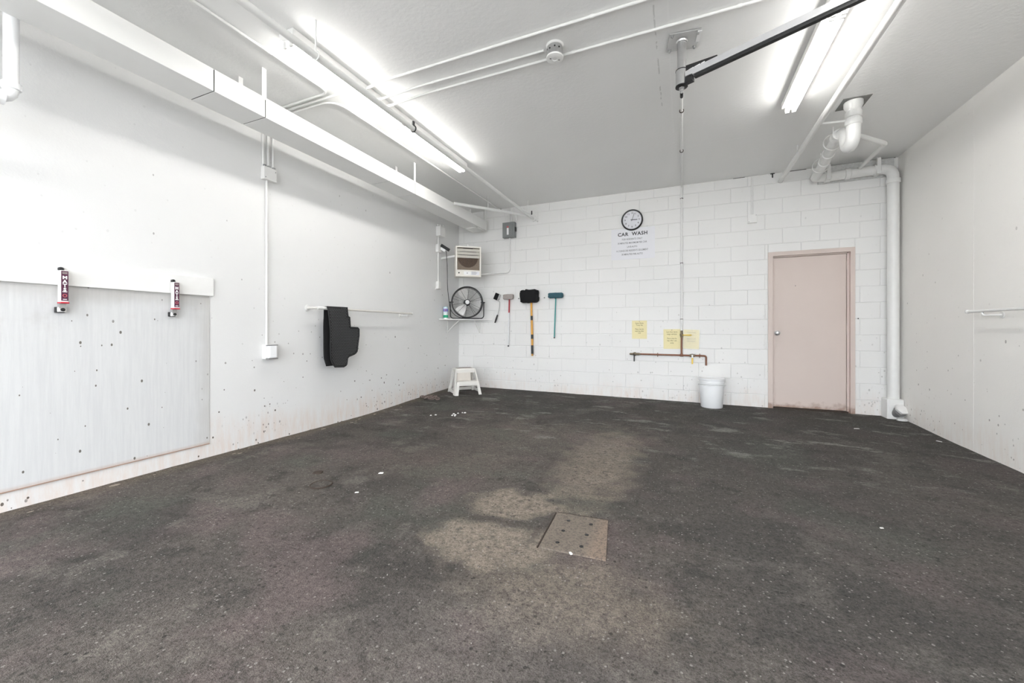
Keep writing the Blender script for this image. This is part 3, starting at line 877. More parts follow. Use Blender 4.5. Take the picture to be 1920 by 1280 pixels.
# ------------------------------------------------------------------ water line
wl = thing('water_line', 'thin white water pipe down the back wall into copper manifold with valves', 'water pipe', (0, YB, 1.1))
YP = YB - 0.028
top = HZ - 0.09
MB().tube(bend([(0, 3.20, top), (0, 3.42, ZC - 0.02), (0, YP, ZC - 0.022), (0, YP, 1.075)], 0.05), 0.012, 12).build('white_pipe', 'pipe', wl)
MB().tube([(0, 3.148, HZ - 0.095), (0, 3.16, top - 0.012), (0, 3.21, top)], 0.011, 10).build('feed_hose', 'rubber', wl)
zcp = onY(1278, 666, YP).z
def clipring(p, ax, mat='rust'):
    MB().ring(p, ax, 0.018, 0.004, 18, 6).build('pipe_clip', mat, wl)
for v_ in (208, 283):
    q = onZ(1277, v_, ZC - 0.022); clipring((0, q.y, ZC - 0.022), (0, 1, 0))
for v_ in (372, 493, 598):
    q = onY(1277, v_, YP); clipring((0, YP, q.z), (0, 0, 1))
MB().tube([(0, YP, 1.07), (0, YP, zcp)], 0.0125, 12).build('copper_riser', 'copper', wl)
xl = onY(1190, 664, YP).x; xr = onY(1324, 669, YP).x
MB().tube(bend([(xl, YP, zcp + 0.006), (xr, YP, zcp), (xr, YP, onY(1324, 685, YP).z)], 0.03), 0.0125, 12).build('copper_manifold', 'copper', wl)
for x in (onY(1233, 665, YP).x, onY(1312, 667, YP).x):
    MB().ring((x, YP, zcp + 0.002), (1, 0, 0), 0.017, 0.005, 18, 6).box(x - 0.004, x + 0.004, YP + 0.0, YP + 0.026, zcp - 0.03, zcp + 0.03).build('pipe_clip', 'copper', wl)
MB().lathe((-0.025, YP, zcp), (1, 0, 0), [(0.013, 0), (0.017, 0.004), (0.017, 0.046), (0.013, 0.05)], 14).lathe((0, YP, zcp), (0, 0, 1), [(0.017, 0), (0.017, 0.025), (0.013, 0.028)], 14).build('tee', 'copper', wl)
vv = MB().lathe((0, YP, 1.015), (0, 0, 1), [(0.014, -0.03), (0.02, -0.025), (0.02, -0.005), (0.024, 0.0), (0.026, 0.012), (0.02, 0.026), (0.017, 0.03), (0.017, 0.062), (0.019, 0.066), (0.014, 0.072)], 10).build('ball_valve', 'brass', wl)
MB().tube([(0.01, YP - 0.03, 1.022), (0.13, YP - 0.035, 1.020)], [0.006, 0.008], 8).build('valve_lever', 'yellow', vv)['label'] = 'yellow valve lever'
xv = onY(1298, 669, YP).x
v2 = MB().lathe((xv - 0.035, YP, zcp), (1, 0, 0), [(0.014, 0), (0.02, 0.004), (0.02, 0.018), (0.025, 0.025), (0.025, 0.045), (0.02, 0.052), (0.02, 0.066), (0.014, 0.07)], 12).build('ball_valve', 'brass', wl)
MB().box(xv - 0.010, xv + 0.010, YP - 0.040, YP - 0.034, onY(xv and 1298, 682, YP).z, zcp - 0.03, 0.002).build('valve_lever', 'yellow', v2)
MB().box(xv - 0.010, xv + 0.010, YP - 0.040, YP - 0.015, zcp - 0.03, zcp + 0.014, 0.002).build('lever_root', 'letter', v2)
v3 = MB().lathe((xl - 0.075, YP, zcp + 0.006), (1, 0, 0), [(0.008, 0), (0.012, 0.006), (0.018, 0.02), (0.014, 0.034), (0.018, 0.05), (0.026, 0.066), (0.028, 0.085), (0.018, 0.10), (0.020, 0.13), (0.013, 0.16)], 12).build('hose_valve', 'brass', wl)
MB().box(xl - 0.012, xl + 0.006, YP - 0.040, YP - 0.034, zcp - 0.105, zcp + 0.01, 0.002).build('valve_lever', 'rubber', v3)['label'] = 'black valve lever'

# ------------------------------------------------------------------ drain pipes upper right
dp = thing('drain_pipe', 'thick white drain pipe down the right corner with trap under the ceiling', 'drain pipe', (2.345, 6.2, 0.0))
XD, YD = 2.345, 6.21
ZH = 3.045
RD = 0.057
vx, vy = 1.46, 4.62
MB().tube([(XD, YD, 0.12), (XD, YD, ZH - 0.13)] + arc((XD, YD, ZH - 0.12), (XD, YD, ZH + 0.0), (XD - 0.13, YD, ZH)) + [(1.66, YD, ZH - 0.015)], RD, 24).build('corner_stack', 'pipe', dp)
for c, d in (((XD, YD, ZH - 0.16), (0, 0, 1)), ((XD - 0.16, YD, ZH), (1, 0, 0)), ((1.90, YD, ZH - 0.008), (1, 0, 0)), ((1.70, YD, ZH - 0.014), (1, 0, 0))):
    collar(dp, c, d, RD, 0.06, name='hub_joint')
# sloping run to the trap
E0 = V((1.57, YD - 0.02, ZH - 0.02)); E1 = V((1.42, 4.85, ZH - 0.03))
MB().tube(bend([(1.68, YD, ZH - 0.015), E0 + V((-0.01, 0.0, 0)), E0 + (E1 - E0) * 0.25], 0.09) + [E1], 0.05, 22).build('sloping_run', 'pipe', dp)
dd = (E1 - E0)
for f in (0.42, 0.60):
    collar(dp, E0 + dd * f, dd, 0.05, 0.07, name='hub_joint')
for f in (0.28, 0.80):
    c = E0 + dd * f
    MB().ring(c + V((0, 0, 0.03)), dd, 0.082, 0.005, 26, 6).tube([c + V((0, 0, 0.11)), (c.x, c.y, ZC)], 0.005, 8).build('pipe_hanger', 'pipe', dp)
# vertical leg and U trap
MB().tube([(vx, vy, ZC + 0.01), (vx, vy, 2.91)] + [V((vx - 0.0, vy + 0.085 * (1 - math.cos(a)), 2.91 - 0.085 * math.sin(a))) for a in [math.pi * i / 10 for i in range(1, 11)]] + bend([(vx, vy + 0.17, 2.92), (vx, vy + 0.17, ZH - 0.04), E1 + V((0, 0.1, 0))], 0.08), 0.054, 24).build('trap', 'pipe', dp)
for z_ in (ZC - 0.12, 3.01):
    collar(dp, (vx, vy, z_), (0, 0, 1), 0.054, 0.05 if z_ < 3 else 0.06, name='hub_joint')
MB().lathe((vx, vy, ZC + 0.0), (0, 0, -1), [(0.072, 0), (0.072, 0.04), (0.056, 0.075)], 28).build('ceiling_hub', 'pipe', dp)
MB().ring((vx, vy + 0.085, 2.86), (1, 0, 0.0), 0.088, 0.006, 26, 6).build('pipe_hanger', 'pipe', dp)
for x in (1.70, 2.19):
    MB().box(x - 0.018, x + 0.018, YD - RD - 0.006, YD + RD + 0.006, ZH - RD - 0.008, ZH - RD - 0.002).box(x - 0.018, x + 0.018, YD - RD - 0.008, YD - RD - 0.002, ZH - RD - 0.008, ZC - 0.03).tube([(x, YD, ZH + RD), (x, YD, ZC)], 0.005, 8).build('strap_hanger', 'pipe', dp)
# foot of the stack with cleanout
fzc = fz(XD, YD)
MB().box(XD - 0.085, XD + 0.075, YD - 0.075, YB - 0.002, fzc - 0.01, fzc + 0.235, 0.012).build('stack_foot', 'pipe', dp)
MB().lathe((XD + 0.0, YD - 0.045, fzc + 0.06), (0.32, -0.75, 0.5), [(0.05, 0), (0.055, 0.05), (0.062, 0.055), (0.062, 0.075), (0.05, 0.08)], 22).build('cleanout_neck', 'steel_mid', dp)
MB().lathe((XD + 0.026, YD - 0.105, fzc + 0.115), (0.32, -0.75, 0.62), [(0.064, 0), (0.068, 0.006), (0.066, 0.03), (0.05, 0.034)], 6).build('cleanout_cap', 'pipe', dp)
MB().lathe((XD + 0.03, YD - 0.13, fzc - 0.002), (0, 0, 1), [(0.05, 0), (0.045, 0.02), (0.02, 0.03)], 9).build('mortar_lump', 'mastic', dp)
# opening in the ceiling round the trap
MB().box(vx - 0.10, vx + 0.11, vy - 0.09, vy + 0.13, ZC - 0.004, ZC + 0.01).build('trim_2', 'hole')['kind'] = 'structure'
# small pipe that leaves the trap and turns to the back wall
P1 = V((vx + 0.03, vy + 0.14, 2.965)); P2 = onZ(1660, 269, 2.965); P3 = V((2.03, YB - 0.02, 3.10))
sp_ = pipe('small_drain_pipe', [P1, P2, P3], 0.022, 'small white pipe bending from the trap to the back wall', 'pipe', r_bend=0.04)
# rough patch under the ceiling
MB().box(1.62, 2.38, YB - 0.02, YB + 0.003, 2.93 + 0.04, ZC - 0.006, 0.006).build('trim_3', 'mastic')['kind'] = 'structure'
# dark gaps where wall meets the slab
def gap(x0, x1, z0, z1):
    MB().box(x0, x1, YB - 0.002, YB + 0.002, z0, z1).build('slab_gap', 'dark', wall_back)


for a, b in ((0.66, 0.80), (1.32, 1.50), (1.80, 1.86), (2.25, 2.40), (-2.96, -2.88)):
    gap(a, b, ZC - 0.007, ZC - 0.001)
gap(1.118, 1.132, ZC - 0.06, ZC - 0.001)
gap(1.10, 1.15, ZC - 0.012, ZC - 0.001)
q = onY(997, 399, YB); gap(q.x - 0.010, q.x + 0.010, q.z - 0.03, q.z + 0.035)

# ------------------------------------------------------------------ back-wall conduit with square box
cb = thing('junction_box', 'small white square box with a conduit, left above the beige door', 'junction box', onY(1410, 411, YB))
c0 = onY(1410, 411, YB)
MB().box(c0.x - 0.055, c0.x + 0.055, YB - 0.045, YB - 0.001, c0.z - 0.055, c0.z + 0.055, 0.004).build('box', 'white', cb)
for sx, sz in ((-1, -1), (1, 1)):
    MB().lathe((c0.x + sx * 0.042, YB - 0.045, c0.z + sz * 0.042), (0, -1, 0), [(0.005, 0), (0.004, 0.003)], 8).build('screw', 'steel_mid', cb)
MB().tube([(c0.x, YB - 0.014, c0.z + 0.05), (c0.x, YB - 0.014, ZC - 0.02)], 0.011, 10).build('conduit', 'pipe', cb)

# ------------------------------------------------------------------ left wall electrics
def wallbox(name, y0, y1, z0, z1, depth, label, cat, mat='white'):
    t = thing(name, label, cat, (XL, (y0 + y1) / 2, z0))
    MB().box(XL + 0.001, XL + depth, y0, y1, z0, z1, 0.003).build('box', mat, t)
    return t


a0 = onX(498, 313, XL + 0.04); a1 = onX(520, 340, XL + 0.04)
zb1 = onX(500, 312, XL + 0.05).z; zb0 = onX(500, 336, XL + 0.05).z
jb = wallbox('junction_box', 2.585, 2.715, zb0, zb1, 0.055, 'white junction box on the left wall under three conduits', 'junction box')
for i, y in enumerate((2.605, 2.65, 2.70)):
    for s_ in ((0,)):
        MB().tube([(XL + 0.03, y, zb1), (XL + 0.03, y, zb1 + 0.02)], 0.014, 10).build('connector', 'steel_mid', jb)
for y, z in ((2.60, zb0 + 0.02), (2.70, zb1 - 0.03)):
    MB().lathe((XL + 0.055, y, z), (1, 0, 0), [(0.005, 0), (0.004, 0.003)], 8).build('screw', 'steel_mid', jb)
ob1 = onX(500, 646, XL + 0.05).z; ob0 = onX(500, 674, XL + 0.05).z
MB().tube([(XL + 0.016, 2.635, zb0), (XL + 0.016, 2.635, ob1)], 0.0105, 10).build('conduit', 'pipe', jb)
ob = wallbox('power_outlet', 2.60, 2.69, ob0 + 0.005, ob1, 0.05, 'covered power outlet on the left wall below the long conduit', 'power outlet')
MB().box(XL + 0.05, XL + 0.085, 2.612, 2.70, ob0 + 0.012, ob1 - 0.002, 0.012).build('bubble_cover', 'plastic_white', ob)
MB().box(XL + 0.046, XL + 0.088, 2.605, 2.705, ob0 + 0.002, ob0 + 0.014, 0.003).build('cover_rim', 'steel_mid', ob)
MB().box(XL + 0.046, XL + 0.088, 2.605, 2.705, ob1 - 0.010, ob1 - 0.002, 0.003).build('cover_hinge', 'steel_mid', ob)

# corner electrics
z1 = onX(822, 423, XL + 0.06).z; z0 = onX(822, 441, XL + 0.06).z
cj = wallbox('junction_box', 5.57, 5.72, z0, z1, 0.085, 'pale grey junction box high on left wall near the heater', 'junction box')
for x, y in ((0.02, 5.60), (0.045, 5.62), (0.03, 5.66), (0.06, 5.69)):
    MB().tube([(XL + x, y, z1), (XL + x, y, ZC - 0.35)], 0.008, 8).build('conduit', 'pipe', cj)
zo1 = onX(819, 456, XL + 0.05).z; zo0 = onX(819, 471, XL + 0.05).z
MB().tube([(XL + 0.025, 5.60, z0), (XL + 0.025, 5.60, zo1)], 0.011, 10).build('conduit', 'pipe', cj)
co = wallbox('power_outlet', 5.56, 5.65, zo0, zo1, 0.055, 'upper corner power outlet with a black plug and cord', 'power outlet')
cp = V((XL + 0.06, 5.64, zo1 - 0.01))
MB().bar(cp, cp + V((0.13, 0.03, -0.085)), 0.05, 0.05).build('twist_plug', 'black', co)['label'] = 'black twist-lock plug'
MB().bar(cp + V((0.0, 0.0, -0.05)), cp + V((0.07, 0.015, -0.10)), 0.045, 0.04).build('plug_body', 'letter', co)
ms0 = onX(820, 541, XL + 0.04).z; ms1 = onX(820, 527, XL + 0.04).z
MB().tube([(XL + 0.025, 5.60, zo0), (XL + 0.025, 5.60, ms1)], 0.011, 10).build('conduit', 'pipe', co)
wallbox('wall_switch', 5.565, 5.64, ms0, ms1, 0.055, 'small white switch box at the lower end of the corner conduit', 'switch')
cord = tag(MB().tube(bend([cp + V((0.08, 0.02, -0.10)), V((XL + 0.15, 5.68, zo0 - 0.25)), V((XL + 0.14, 5.70, 1.8)), V((XL + 0.13, 5.80, 1.42)), V((XL + 0.14, 6.02, 1.32)), V((XL + 0.30, 6.02, 1.305))], 0.12, 8), 0.005, 8).build('extension_lead', 'rubber', None, (XL + 0.14, 5.7, 1.31)),
           'grey power cord hanging from the plug to the fan shelf', 'cord')

# disconnect switch on back wall
g0, g1 = onY(942, 446, YB - 0.09), onY(965, 415, YB - 0.09)
dc = thing('disconnect_switch', 'grey metal electrical switch box on back wall right of the duct', 'switch box', (g0.x, YB, g0.z))
MB().box(g0.x, g1.x - 0.005, YB - 0.09, YB - 0.001, g0.z, g1.z, 0.004).build('enclosure', 'grey_box', dc)
MB().box(g0.x + 0.03, g1.x - 0.04, YB - 0.096, YB - 0.09, g0.z + 0.03, g1.z - 0.04, 0.002).build('cover', 'grey_box', dc)
xm = (g0.x + g1.x) / 2 - 0.01
MB().box(xm - 0.018, xm + 0.016, YB - 0.099, YB - 0.096, g0.z + 0.045, g0.z + 0.16).build('label_plate', 'letter', dc)
MB().box(xm - 0.018, xm + 0.016, YB - 0.0995, YB - 0.096, g0.z + 0.165, g0.z + 0.19).build('warning_label', 'pinkish', dc)
MB().box(g1.x - 0.006, g1.x + 0.012, YB - 0.07, YB - 0.03, g0.z + 0.10, g0.z + 0.17, 0.003).build('switch_lever', 'black', dc)
MB().tube([(xm, YB - 0.035, g1.z), (xm, YB - 0.035, ZC - 0.02)], 0.011, 10).build('conduit', 'pipe', dc)
MB().tube([(xm + 0.05, YB - 0.035, g1.z), (xm + 0.05, YB - 0.035, g1.z + 0.25)], 0.011, 10).build('conduit', 'pipe', dc)

# ------------------------------------------------------------------ heater in the corner
hd = 6.45
hc = ray(878.5, 490) * hd + V((0, 0, EYE))
th = math.radians(38)
hx = V((math.cos(th), math.sin(th), 0)); hn = V((math.sin(th), -math.cos(th), 0))   # hn = facing
FH = frame(hc, hx, hn * -1, (0, 0, 1))      # local y points into the heater
W2, H2, D2 = 0.205, 0.245, 0.20
ht = thing('unit_heater', 'ivory electric unit heater hung across the corner above the fan', 'heater', hc - V((0, 0, H2)))
b = MB(FH)
t_ = 0.022
b.box(-W2, -W2 + t_, 0, D2, -H2, H2).box(W2 - t_, W2, 0, D2, -H2, H2).box(-W2 + t_, W2 - t_, 0, D2, H2 - t_, H2).box(-W2 + t_, W2 - t_, 0, D2, -H2, -H2 + t_).box(-W2 + t_, W2 - t_, D2 - 0.01, D2, -H2 + t_, H2 - t_)
b.box(-W2 + t_, W2 - t_, 0.0, 0.02, -0.155, -0.138)
b.build('casing', 'heater', ht)
for i in range(3):
    z = 0.195 - i * 0.052
    MB(FH).bar((-W2 + t_, 0.012, z - 0.012), (W2 - t_, 0.012, z - 0.012), 0.045, 0.006, (0, 0.75, 0.65)).build('louver', 'heater', ht)
MB(FH).box(-W2 + t_, W2 - t_, 0.06, 0.065, -0.14, H2 - t_).build('inner_plate', 'heater_in', ht)
disc = MB(FH).lathe((0, 0.058, 0.075), (0, -1, 0), [(0.165, 0), (0.165, 0.006)], 40).build('fan_opening', 'heater_dark', ht)
gr = MB(FH)
for i in range(-17, 18):
    x = i * 0.02
    for sgn in (1, -1):
        z0_, z1_ = -0.14, 0.07
        xa, xb = x, x + sgn * (z1_ - z0_) * 0.55
        lo, hi = -W2 + t_, W2 - t_
        p0, p1 = V((xa, 0.042, z0_)), V((xb, 0.042, z1_))
        if p0.x == p1.x: continue
        tt = [0, 1]
        f0 = (lo - xa) / (xb - xa); f1 = (hi - xa) / (xb - xa)
        f0, f1 = min(f0, f1), max(f0, f1)
        f0, f1 = max(0, f0), min(1, f1)
        if f1 - f0 < 0.05: continue
        gr.bar(p0.lerp(p1, f0), p0.lerp(p1, f1), 0.003, 0.003, (0, 1, 0))
gro = gr.build('mesh_grille', 'heater_grid', ht); gro['kind'] = 'stuff'
MB(FH).box(-W2 + t_, W2 - t_, 0.003, 0.02, -H2 + t_, -0.156).build('control_panel', 'heater', ht)
kn = MB(FH).lathe((-0.155, 0.003, -0.188), (0, -1, 0), [(0.012, 0), (0.010, 0.014), (0, 0.015)], 14).build('knob', 'black', ht)
MB(FH).box(-0.075, 0.035, 0.001, 0.003, -0.218, -0.16).build('rating_label', 'letter', ht)
MB(FH).box(0.04, 0.178, 0.001, 0.003, -0.218, -0.16).build('wiring_label', 'clock_face', ht)
for i in range(4):
    MB(FH).box(0.05, 0.12 + 0.012 * (i % 3), 0.0, 0.001, -0.21 + i * 0.013, -0.205 + i * 0.013).build('label_print', 'ink_soft', ht)
MB(FH).box(-0.03, -0.01, 0.0, 0.001, -0.195, -0.183).build('label_print', 'ink_soft', ht)
MB(FH).tube([(0.0, 0.10, H2), (0.0, 0.10, H2 + 0.05)], 0.02, 12).build('hanger_stub', 'pipe', ht)
arm = MB()
pa = FH @ V((-W2, 0.12, 0.10)); arm.bar(pa, (XL + 0.002, pa.y + 0.10, pa.z), 0.02, 0.03)
arm.build('wall_bracket', 'pipe', ht); arm = MB()
pb = FH @ V((0.05, D2, 0.16)); arm.bar(pb, (pb.x - 0.05, YB - 0.004, pb.z), 0.02, 0.03)
arm.build('wall_bracket', 'pipe', ht)
# conduit heater -> switch box
hp = FH @ V((W2, 0.13, -0.19))
czz = onY(930, 513, YB - 0.014).z
conduit([hp, (hp.x + 0.22, YB - 0.02, czz + 0.01), (xm + 0.0, YB - 0.016, czz), (xm + 0.0, YB - 0.016, g0.z + 0.001)],
        'white conduit curving from the heater up to the grey switch box', rb=0.30, r=0.013)

# ------------------------------------------------------------------ corner shelf, fan, wipes
SZ = 1.285
sy, sx = 5.655, -3.055
sh = thing('corner_shelf', 'white triangular corner shelf holding the fan', 'shelf', (XL, YB, SZ - 0.02))
MB().poly([(XL + 0.002, YB - 0.002, SZ - 0.018), (sx, YB - 0.002, SZ - 0.018), (XL + 0.002, sy, SZ - 0.018)], (0, 0, 0.018)).build('board', 'white', sh)
br_ = MB()
br_.bar((XL + 0.012, sy + 0.25, SZ - 0.03), (XL + 0.012, sy + 0.25, SZ - 0.24), 0.02, 0.008, (1, 0, 0))
br_.bar((XL + 0.012, sy + 0.25, SZ - 0.22), (XL + 0.25, sy + 0.25, SZ - 0.022), 0.008, 0.02, (0, 1, 0))
br_.build('bracket', 'white', sh)
br_ = MB()
br_.bar((-3.30, YB - 0.012, SZ - 0.03), (-3.30, YB - 0.012, SZ - 0.26), 0.02, 0.008, (0, 1, 0))
br_.bar((-3.30, YB - 0.012, SZ - 0.24), (-3.30, YB - 0.22, SZ - 0.022), 0.008, 0.02, (1, 0, 0))
br_.build('bracket', 'white', sh)

fdir = math.radians(33)
fx = V((math.cos(fdir), math.sin(fdir), 0)); fn = V((math.sin(fdir), -math.cos(fdir), 0))
fc = V((-3.385, 5.985, SZ + 0.285))
FF = frame(fc, fx, (0, 0, 1), fn)     # local z faces the room, local y up
fan = thing('floor_fan', 'round black metal drum fan standing on the corner shelf', 'fan', (fc.x, fc.y, SZ))
R = 0.262
MB(FF).ring((0, 0, 0.035), (0, 0, 1), R, 0.010, 56, 10).build('front_rim', 'black', fan)
MB(FF).ring((0, 0, -0.045), (0, 0, 1), R - 0.01, 0.006, 48, 8).build('rear_rim', 'black', fan)
gd = MB(FF)
for i in range(1, 18):
    gd.ring((0, 0, 0.045 - 0.012 * (i / 18) ** 3), (0, 0, 1), 0.06 + (R - 0.06) * i / 18, 0.0011, 40, 4)
for i in range(1, 8):
    gd.ring((0, 0, -0.06), (0, 0, 1), 0.06 + (R - 0.06) * i / 8, 0.0011, 36, 4)
gdo = gd.build('guard_wires', 'steel_mid', fan); gdo['kind'] = 'stuff'
for i in range(10):
    a = 2 * math.pi * (i + 0.3) / 10
    MB(FF).tube([(0.04 * math.cos(a), 0.04 * math.sin(a), 0.052), (R * math.cos(a), R * math.sin(a), 0.036)], 0.0024, 6).build('spoke', 'black', fan)
for i in range(5):
    a = 2 * math.pi * (i + 0.3) / 5
    MB(FF).tube([(0.03 * math.cos(a), 0.03 * math.sin(a), -0.068), (R * math.cos(a), R * math.sin(a), -0.046)], 0.0024, 6).build('rear_spoke', 'black', fan)
MB(FF).lathe((0, 0, 0.045), (0, 0, 1), [(0.050, 0), (0.048, 0.006), (0.03, 0.010), (0.0, 0.011)], 28).build('hub_plate', 'black', fan)
MB(FF).lathe((0, 0, 0.055), (0, 0, 1), [(0.036, 0), (0.034, 0.006), (0.0, 0.010)], 28).build('badge', 'letter', fan)['label'] = 'white round badge'
MB(FF).lathe((0, 0, -0.07), (0, 0, 1), [(0.0, -0.06), (0.05, -0.055), (0.06, -0.03), (0.06, 0.04), (0.03, 0.05), (0.03, 0.07)], 24).build('motor', 'black', fan)
for i in range(3):
    a0_ = math.radians(112 + 120 * i)
    rows = []
    for j in range(7):
        rr = 0.05 + 0.185 * j / 6
        wd = math.radians(20 + 6 * math.sin(j / 6 * 3.0))
        row = []
        for k in range(6):
            q_ = a0_ + (k / 5 - 0.5) * 2 * wd
            row.append(V((rr * math.cos(q_), rr * math.sin(q_), (k / 5 - 0.5) * 0.045)))
        rows.append(row)
    vs_, fs_ = [], []
    for lay in (0, 1):
        for row in rows:
            for p_ in row: vs_.append(p_ + V((0, 0, -0.0015 * lay)))
    n_ = 42
    for j in range(6):
        for k in range(5):
            q0 = j * 6 + k
            fs_.append((q0, q0 + 1, q0 + 7, q0 + 6)); fs_.append((n_ + q0, n_ + q0 + 6, n_ + q0 + 7, n_ + q0 + 1))
    bl = MB(FF); bl._add(vs_, fs_, True); bl.build('blade', 'fan_blade', fan)
st = MB(FF)
yb = SZ + 0.009 - fc.z
st.tube(bend([(-R - 0.024, 0.0, 0.0), (-R - 0.022, yb + 0.0, 0.0), (R + 0.022, yb, 0.0), (R + 0.024, 0.0, 0.0)], 0.06, 8), 0.009, 10)
st.tube(bend([(-R + 0.05, yb, 0.0), (-R + 0.05, yb, -0.10), (R - 0.05, yb, -0.10), (R - 0.05, yb, 0.0)], 0.03, 5), 0.008, 8)
st.build('stand', 'black', fan)
for s_ in (-1, 1):
    MB(FF).tube([(s_ * (R - 0.03), 0.0, 0.0), (s_ * (R + 0.045), 0.0, 0.0)], 0.009, 10).build('pivot_knob', 'black', fan)

wp = V((-3.682, 5.775, SZ))
wc = thing('wipes_canister', 'white wipes canister with violet and green label beside the fan', 'canister', wp)
MB().lathe(wp, (0, 0, 1), [(0.038, 0), (0.040, 0.004), (0.040, 0.176), (0.038, 0.18)], 28).build('canister', 'letter', wc)
MB().lathe(wp + V((0, 0, 0.18)), (0, 0, 1), [(0.040, 0), (0.040, 0.018), (0.030, 0.026), (0.0, 0.027)], 28).build('lid', 'cyan_print', wc)
for z_, h_, m_ in ((0.018, 0.045, 'green_print'), (0.120, 0.050, 'blue_print'), (0.092, 0.014, 'cyan_print')):
    MB().lathe(wp + V((0, 0, z_)), (0, 0, 1), [(0.0402, 0), (0.0408, 0.001), (0.0408, h_), (0.0402, h_ + 0.001)], 28, cap=False).build('label_band', m_, wc)
MB().box(wp.x + 0.005, wp.x + 0.035, wp.y - 0.041, wp.y - 0.033, SZ + 0.138, SZ + 0.152).build('label_print', 'pinkish', wc)

# ------------------------------------------------------------------ step stool
th = math.radians(45)
sxd = V((math.cos(th), math.sin(th), 0)); syd = V((-math.sin(th), math.cos(th), 0))
sc0 = V((-3.115, 5.53, 0)); sc0.z = fz(sc0.x, sc0.y) + 0.004
ZS = frame(sc0, sxd, syd, (0, 0, 1))
stl = thing('step_stool', 'ivory plastic two-step stool standing in the back left corner', 'stool', sc0)
tp = MB(ZS); tp.box(-0.160, 0.160, 0.145, 0.355, 0.385, 0.405, 0.008); tp.box(-0.150, 0.150, 0.137, 0.150, 0.335, 0.39, 0.003).box(-0.150, 0.150, 0.350, 0.362, 0.335, 0.39, 0.003)
tpo = tp.build('top_step', 'stool', stl)
MB(ZS).box(-0.125, 0.125, 0.175, 0.325, 0.4045, 0.4075, 0.001).build('tread_pad', 'brown' if False else 'grey_soft', tpo)
ls = MB(ZS); ls.box(-0.175, 0.175, -0.01, 0.145, 0.192, 0.212, 0.007); ls.box(-0.165, 0.165, -0.016, -0.004, 0.145, 0.20, 0.003)
ls.build('lower_step', 'stool', stl)
rs = MB(ZS)
rs.hexa([(-0.155, 0.132, 0.21), (0.085, 0.132, 0.21), (0.085, 0.140, 0.21), (-0.155, 0.140, 0.21)], [(-0.135, 0.138, 0.345), (0.085, 0.138, 0.345), (0.085, 0.148, 0.345), (-0.135, 0.148, 0.345)])
rs.build('riser_panel', 'riser', stl)
for s_ in (-1, 1):
    fl_ = MB(ZS)
    fl_.hexa([(s_ * 0.215, -0.045, 0), (s_ * 0.165, -0.045, 0), (s_ * 0.172, -0.015, 0), (s_ * 0.215, 0.01, 0)],
             [(s_ * 0.178, -0.012, 0.205), (s_ * 0.135, -0.016, 0.205), (s_ * 0.14, 0.01, 0.205), (s_ * 0.178, 0.03, 0.205)])
    fl_.build('leg', 'stool', stl)
    up_ = MB(ZS)
    up_.hexa([(s_ * 0.222, -0.02, 0), (s_ * 0.205, -0.02, 0), (s_ * 0.205, 0.075, 0), (s_ * 0.222, 0.075, 0)],
             [(s_ * 0.165, 0.135, 0.395), (s_ * 0.148, 0.135, 0.395), (s_ * 0.148, 0.185, 0.395), (s_ * 0.165, 0.185, 0.395)])
    up_.build('side_post', 'stool', stl)
    rr_ = MB(ZS)
    rr_.hexa([(s_ * 0.225, 0.40, 0), (s_ * 0.185, 0.40, 0), (s_ * 0.185, 0.44, 0), (s_ * 0.225, 0.44, 0)],
             [(s_ * 0.165, 0.315, 0.395), (s_ * 0.135, 0.315, 0.395), (s_ * 0.135, 0.360, 0.395), (s_ * 0.165, 0.360, 0.395)])
    rr_.build('leg', 'stool', stl)
    MB(ZS).bar((s_ * 0.215, 0.05, 0.045), (s_ * 0.215, 0.41, 0.045), 0.012, 0.045).build('side_rail', 'stool', stl)
MB(ZS).bar((-0.205, 0.42, 0.045), (0.205, 0.42, 0.045), 0.012, 0.045).build('rear_rail', 'stool', stl)

# ------------------------------------------------------------------ bucket
bc = V((0.375, 6.03, 0)); bc.z = fz(bc.x, bc.y) + 0.001
bk = thing('plastic_bucket', 'white plastic bucket with its lid on, under the copper pipe outlet', 'bucket', bc)
MB().lathe(bc, (0, 0, 1), [(0.128, 0), (0.134, 0.006), (0.150, 0.285), (0.150, 0.29), (0.163, 0.292), (0.164, 0.300), (0.151, 0.303), (0.152, 0.335), (0.162, 0.337), (0.162, 0.344), (0.152, 0.346), (0.153, 0.372)], 44).build('body', 'plastic_white', bk)
MB().lathe(bc + V((0, 0, 0.368)), (0, 0, 1), [(0.162, 0), (0.164, 0.004), (0.164, 0.024), (0.158, 0.028), (0.145, 0.028), (0.140, 0.020), (0.0, 0.020)], 44).build('lid', 'plastic_white', bk)
hb = MB(); hb.ring(bc + V((0, 0, 0.300)), (0, 0.10, 1), 0.168, 0.0028, 40, 6, 0, 2 * math.pi)
hb.build('handle', 'steel', bk)

# ------------------------------------------------------------------ clock and sign
cc = V((-0.692, YB, 2.765))
ck = thing('wall_clock', 'round black rimmed wall clock above the car wash sign', 'clock', cc)
RC = 0.158
MB().lathe(cc, (0, -1, 0), [(RC - 0.004, 0.001), (RC, 0.006), (RC, 0.035), (RC - 0.006, 0.042), (RC - 0.018, 0.040), (RC - 0.021, 0.026)], 56, cap=False).build('rim', 'black', ck)
MB().lathe(cc, (0, -1, 0), [(RC - 0.02, 0.001), (RC - 0.02, 0.026)], 56).build('dial', 'clock_face', ck)


def wallframe(x, y, z): return frame((x, y, z), (1, 0, 0), (0, 0, 1), (0, -1, 0))


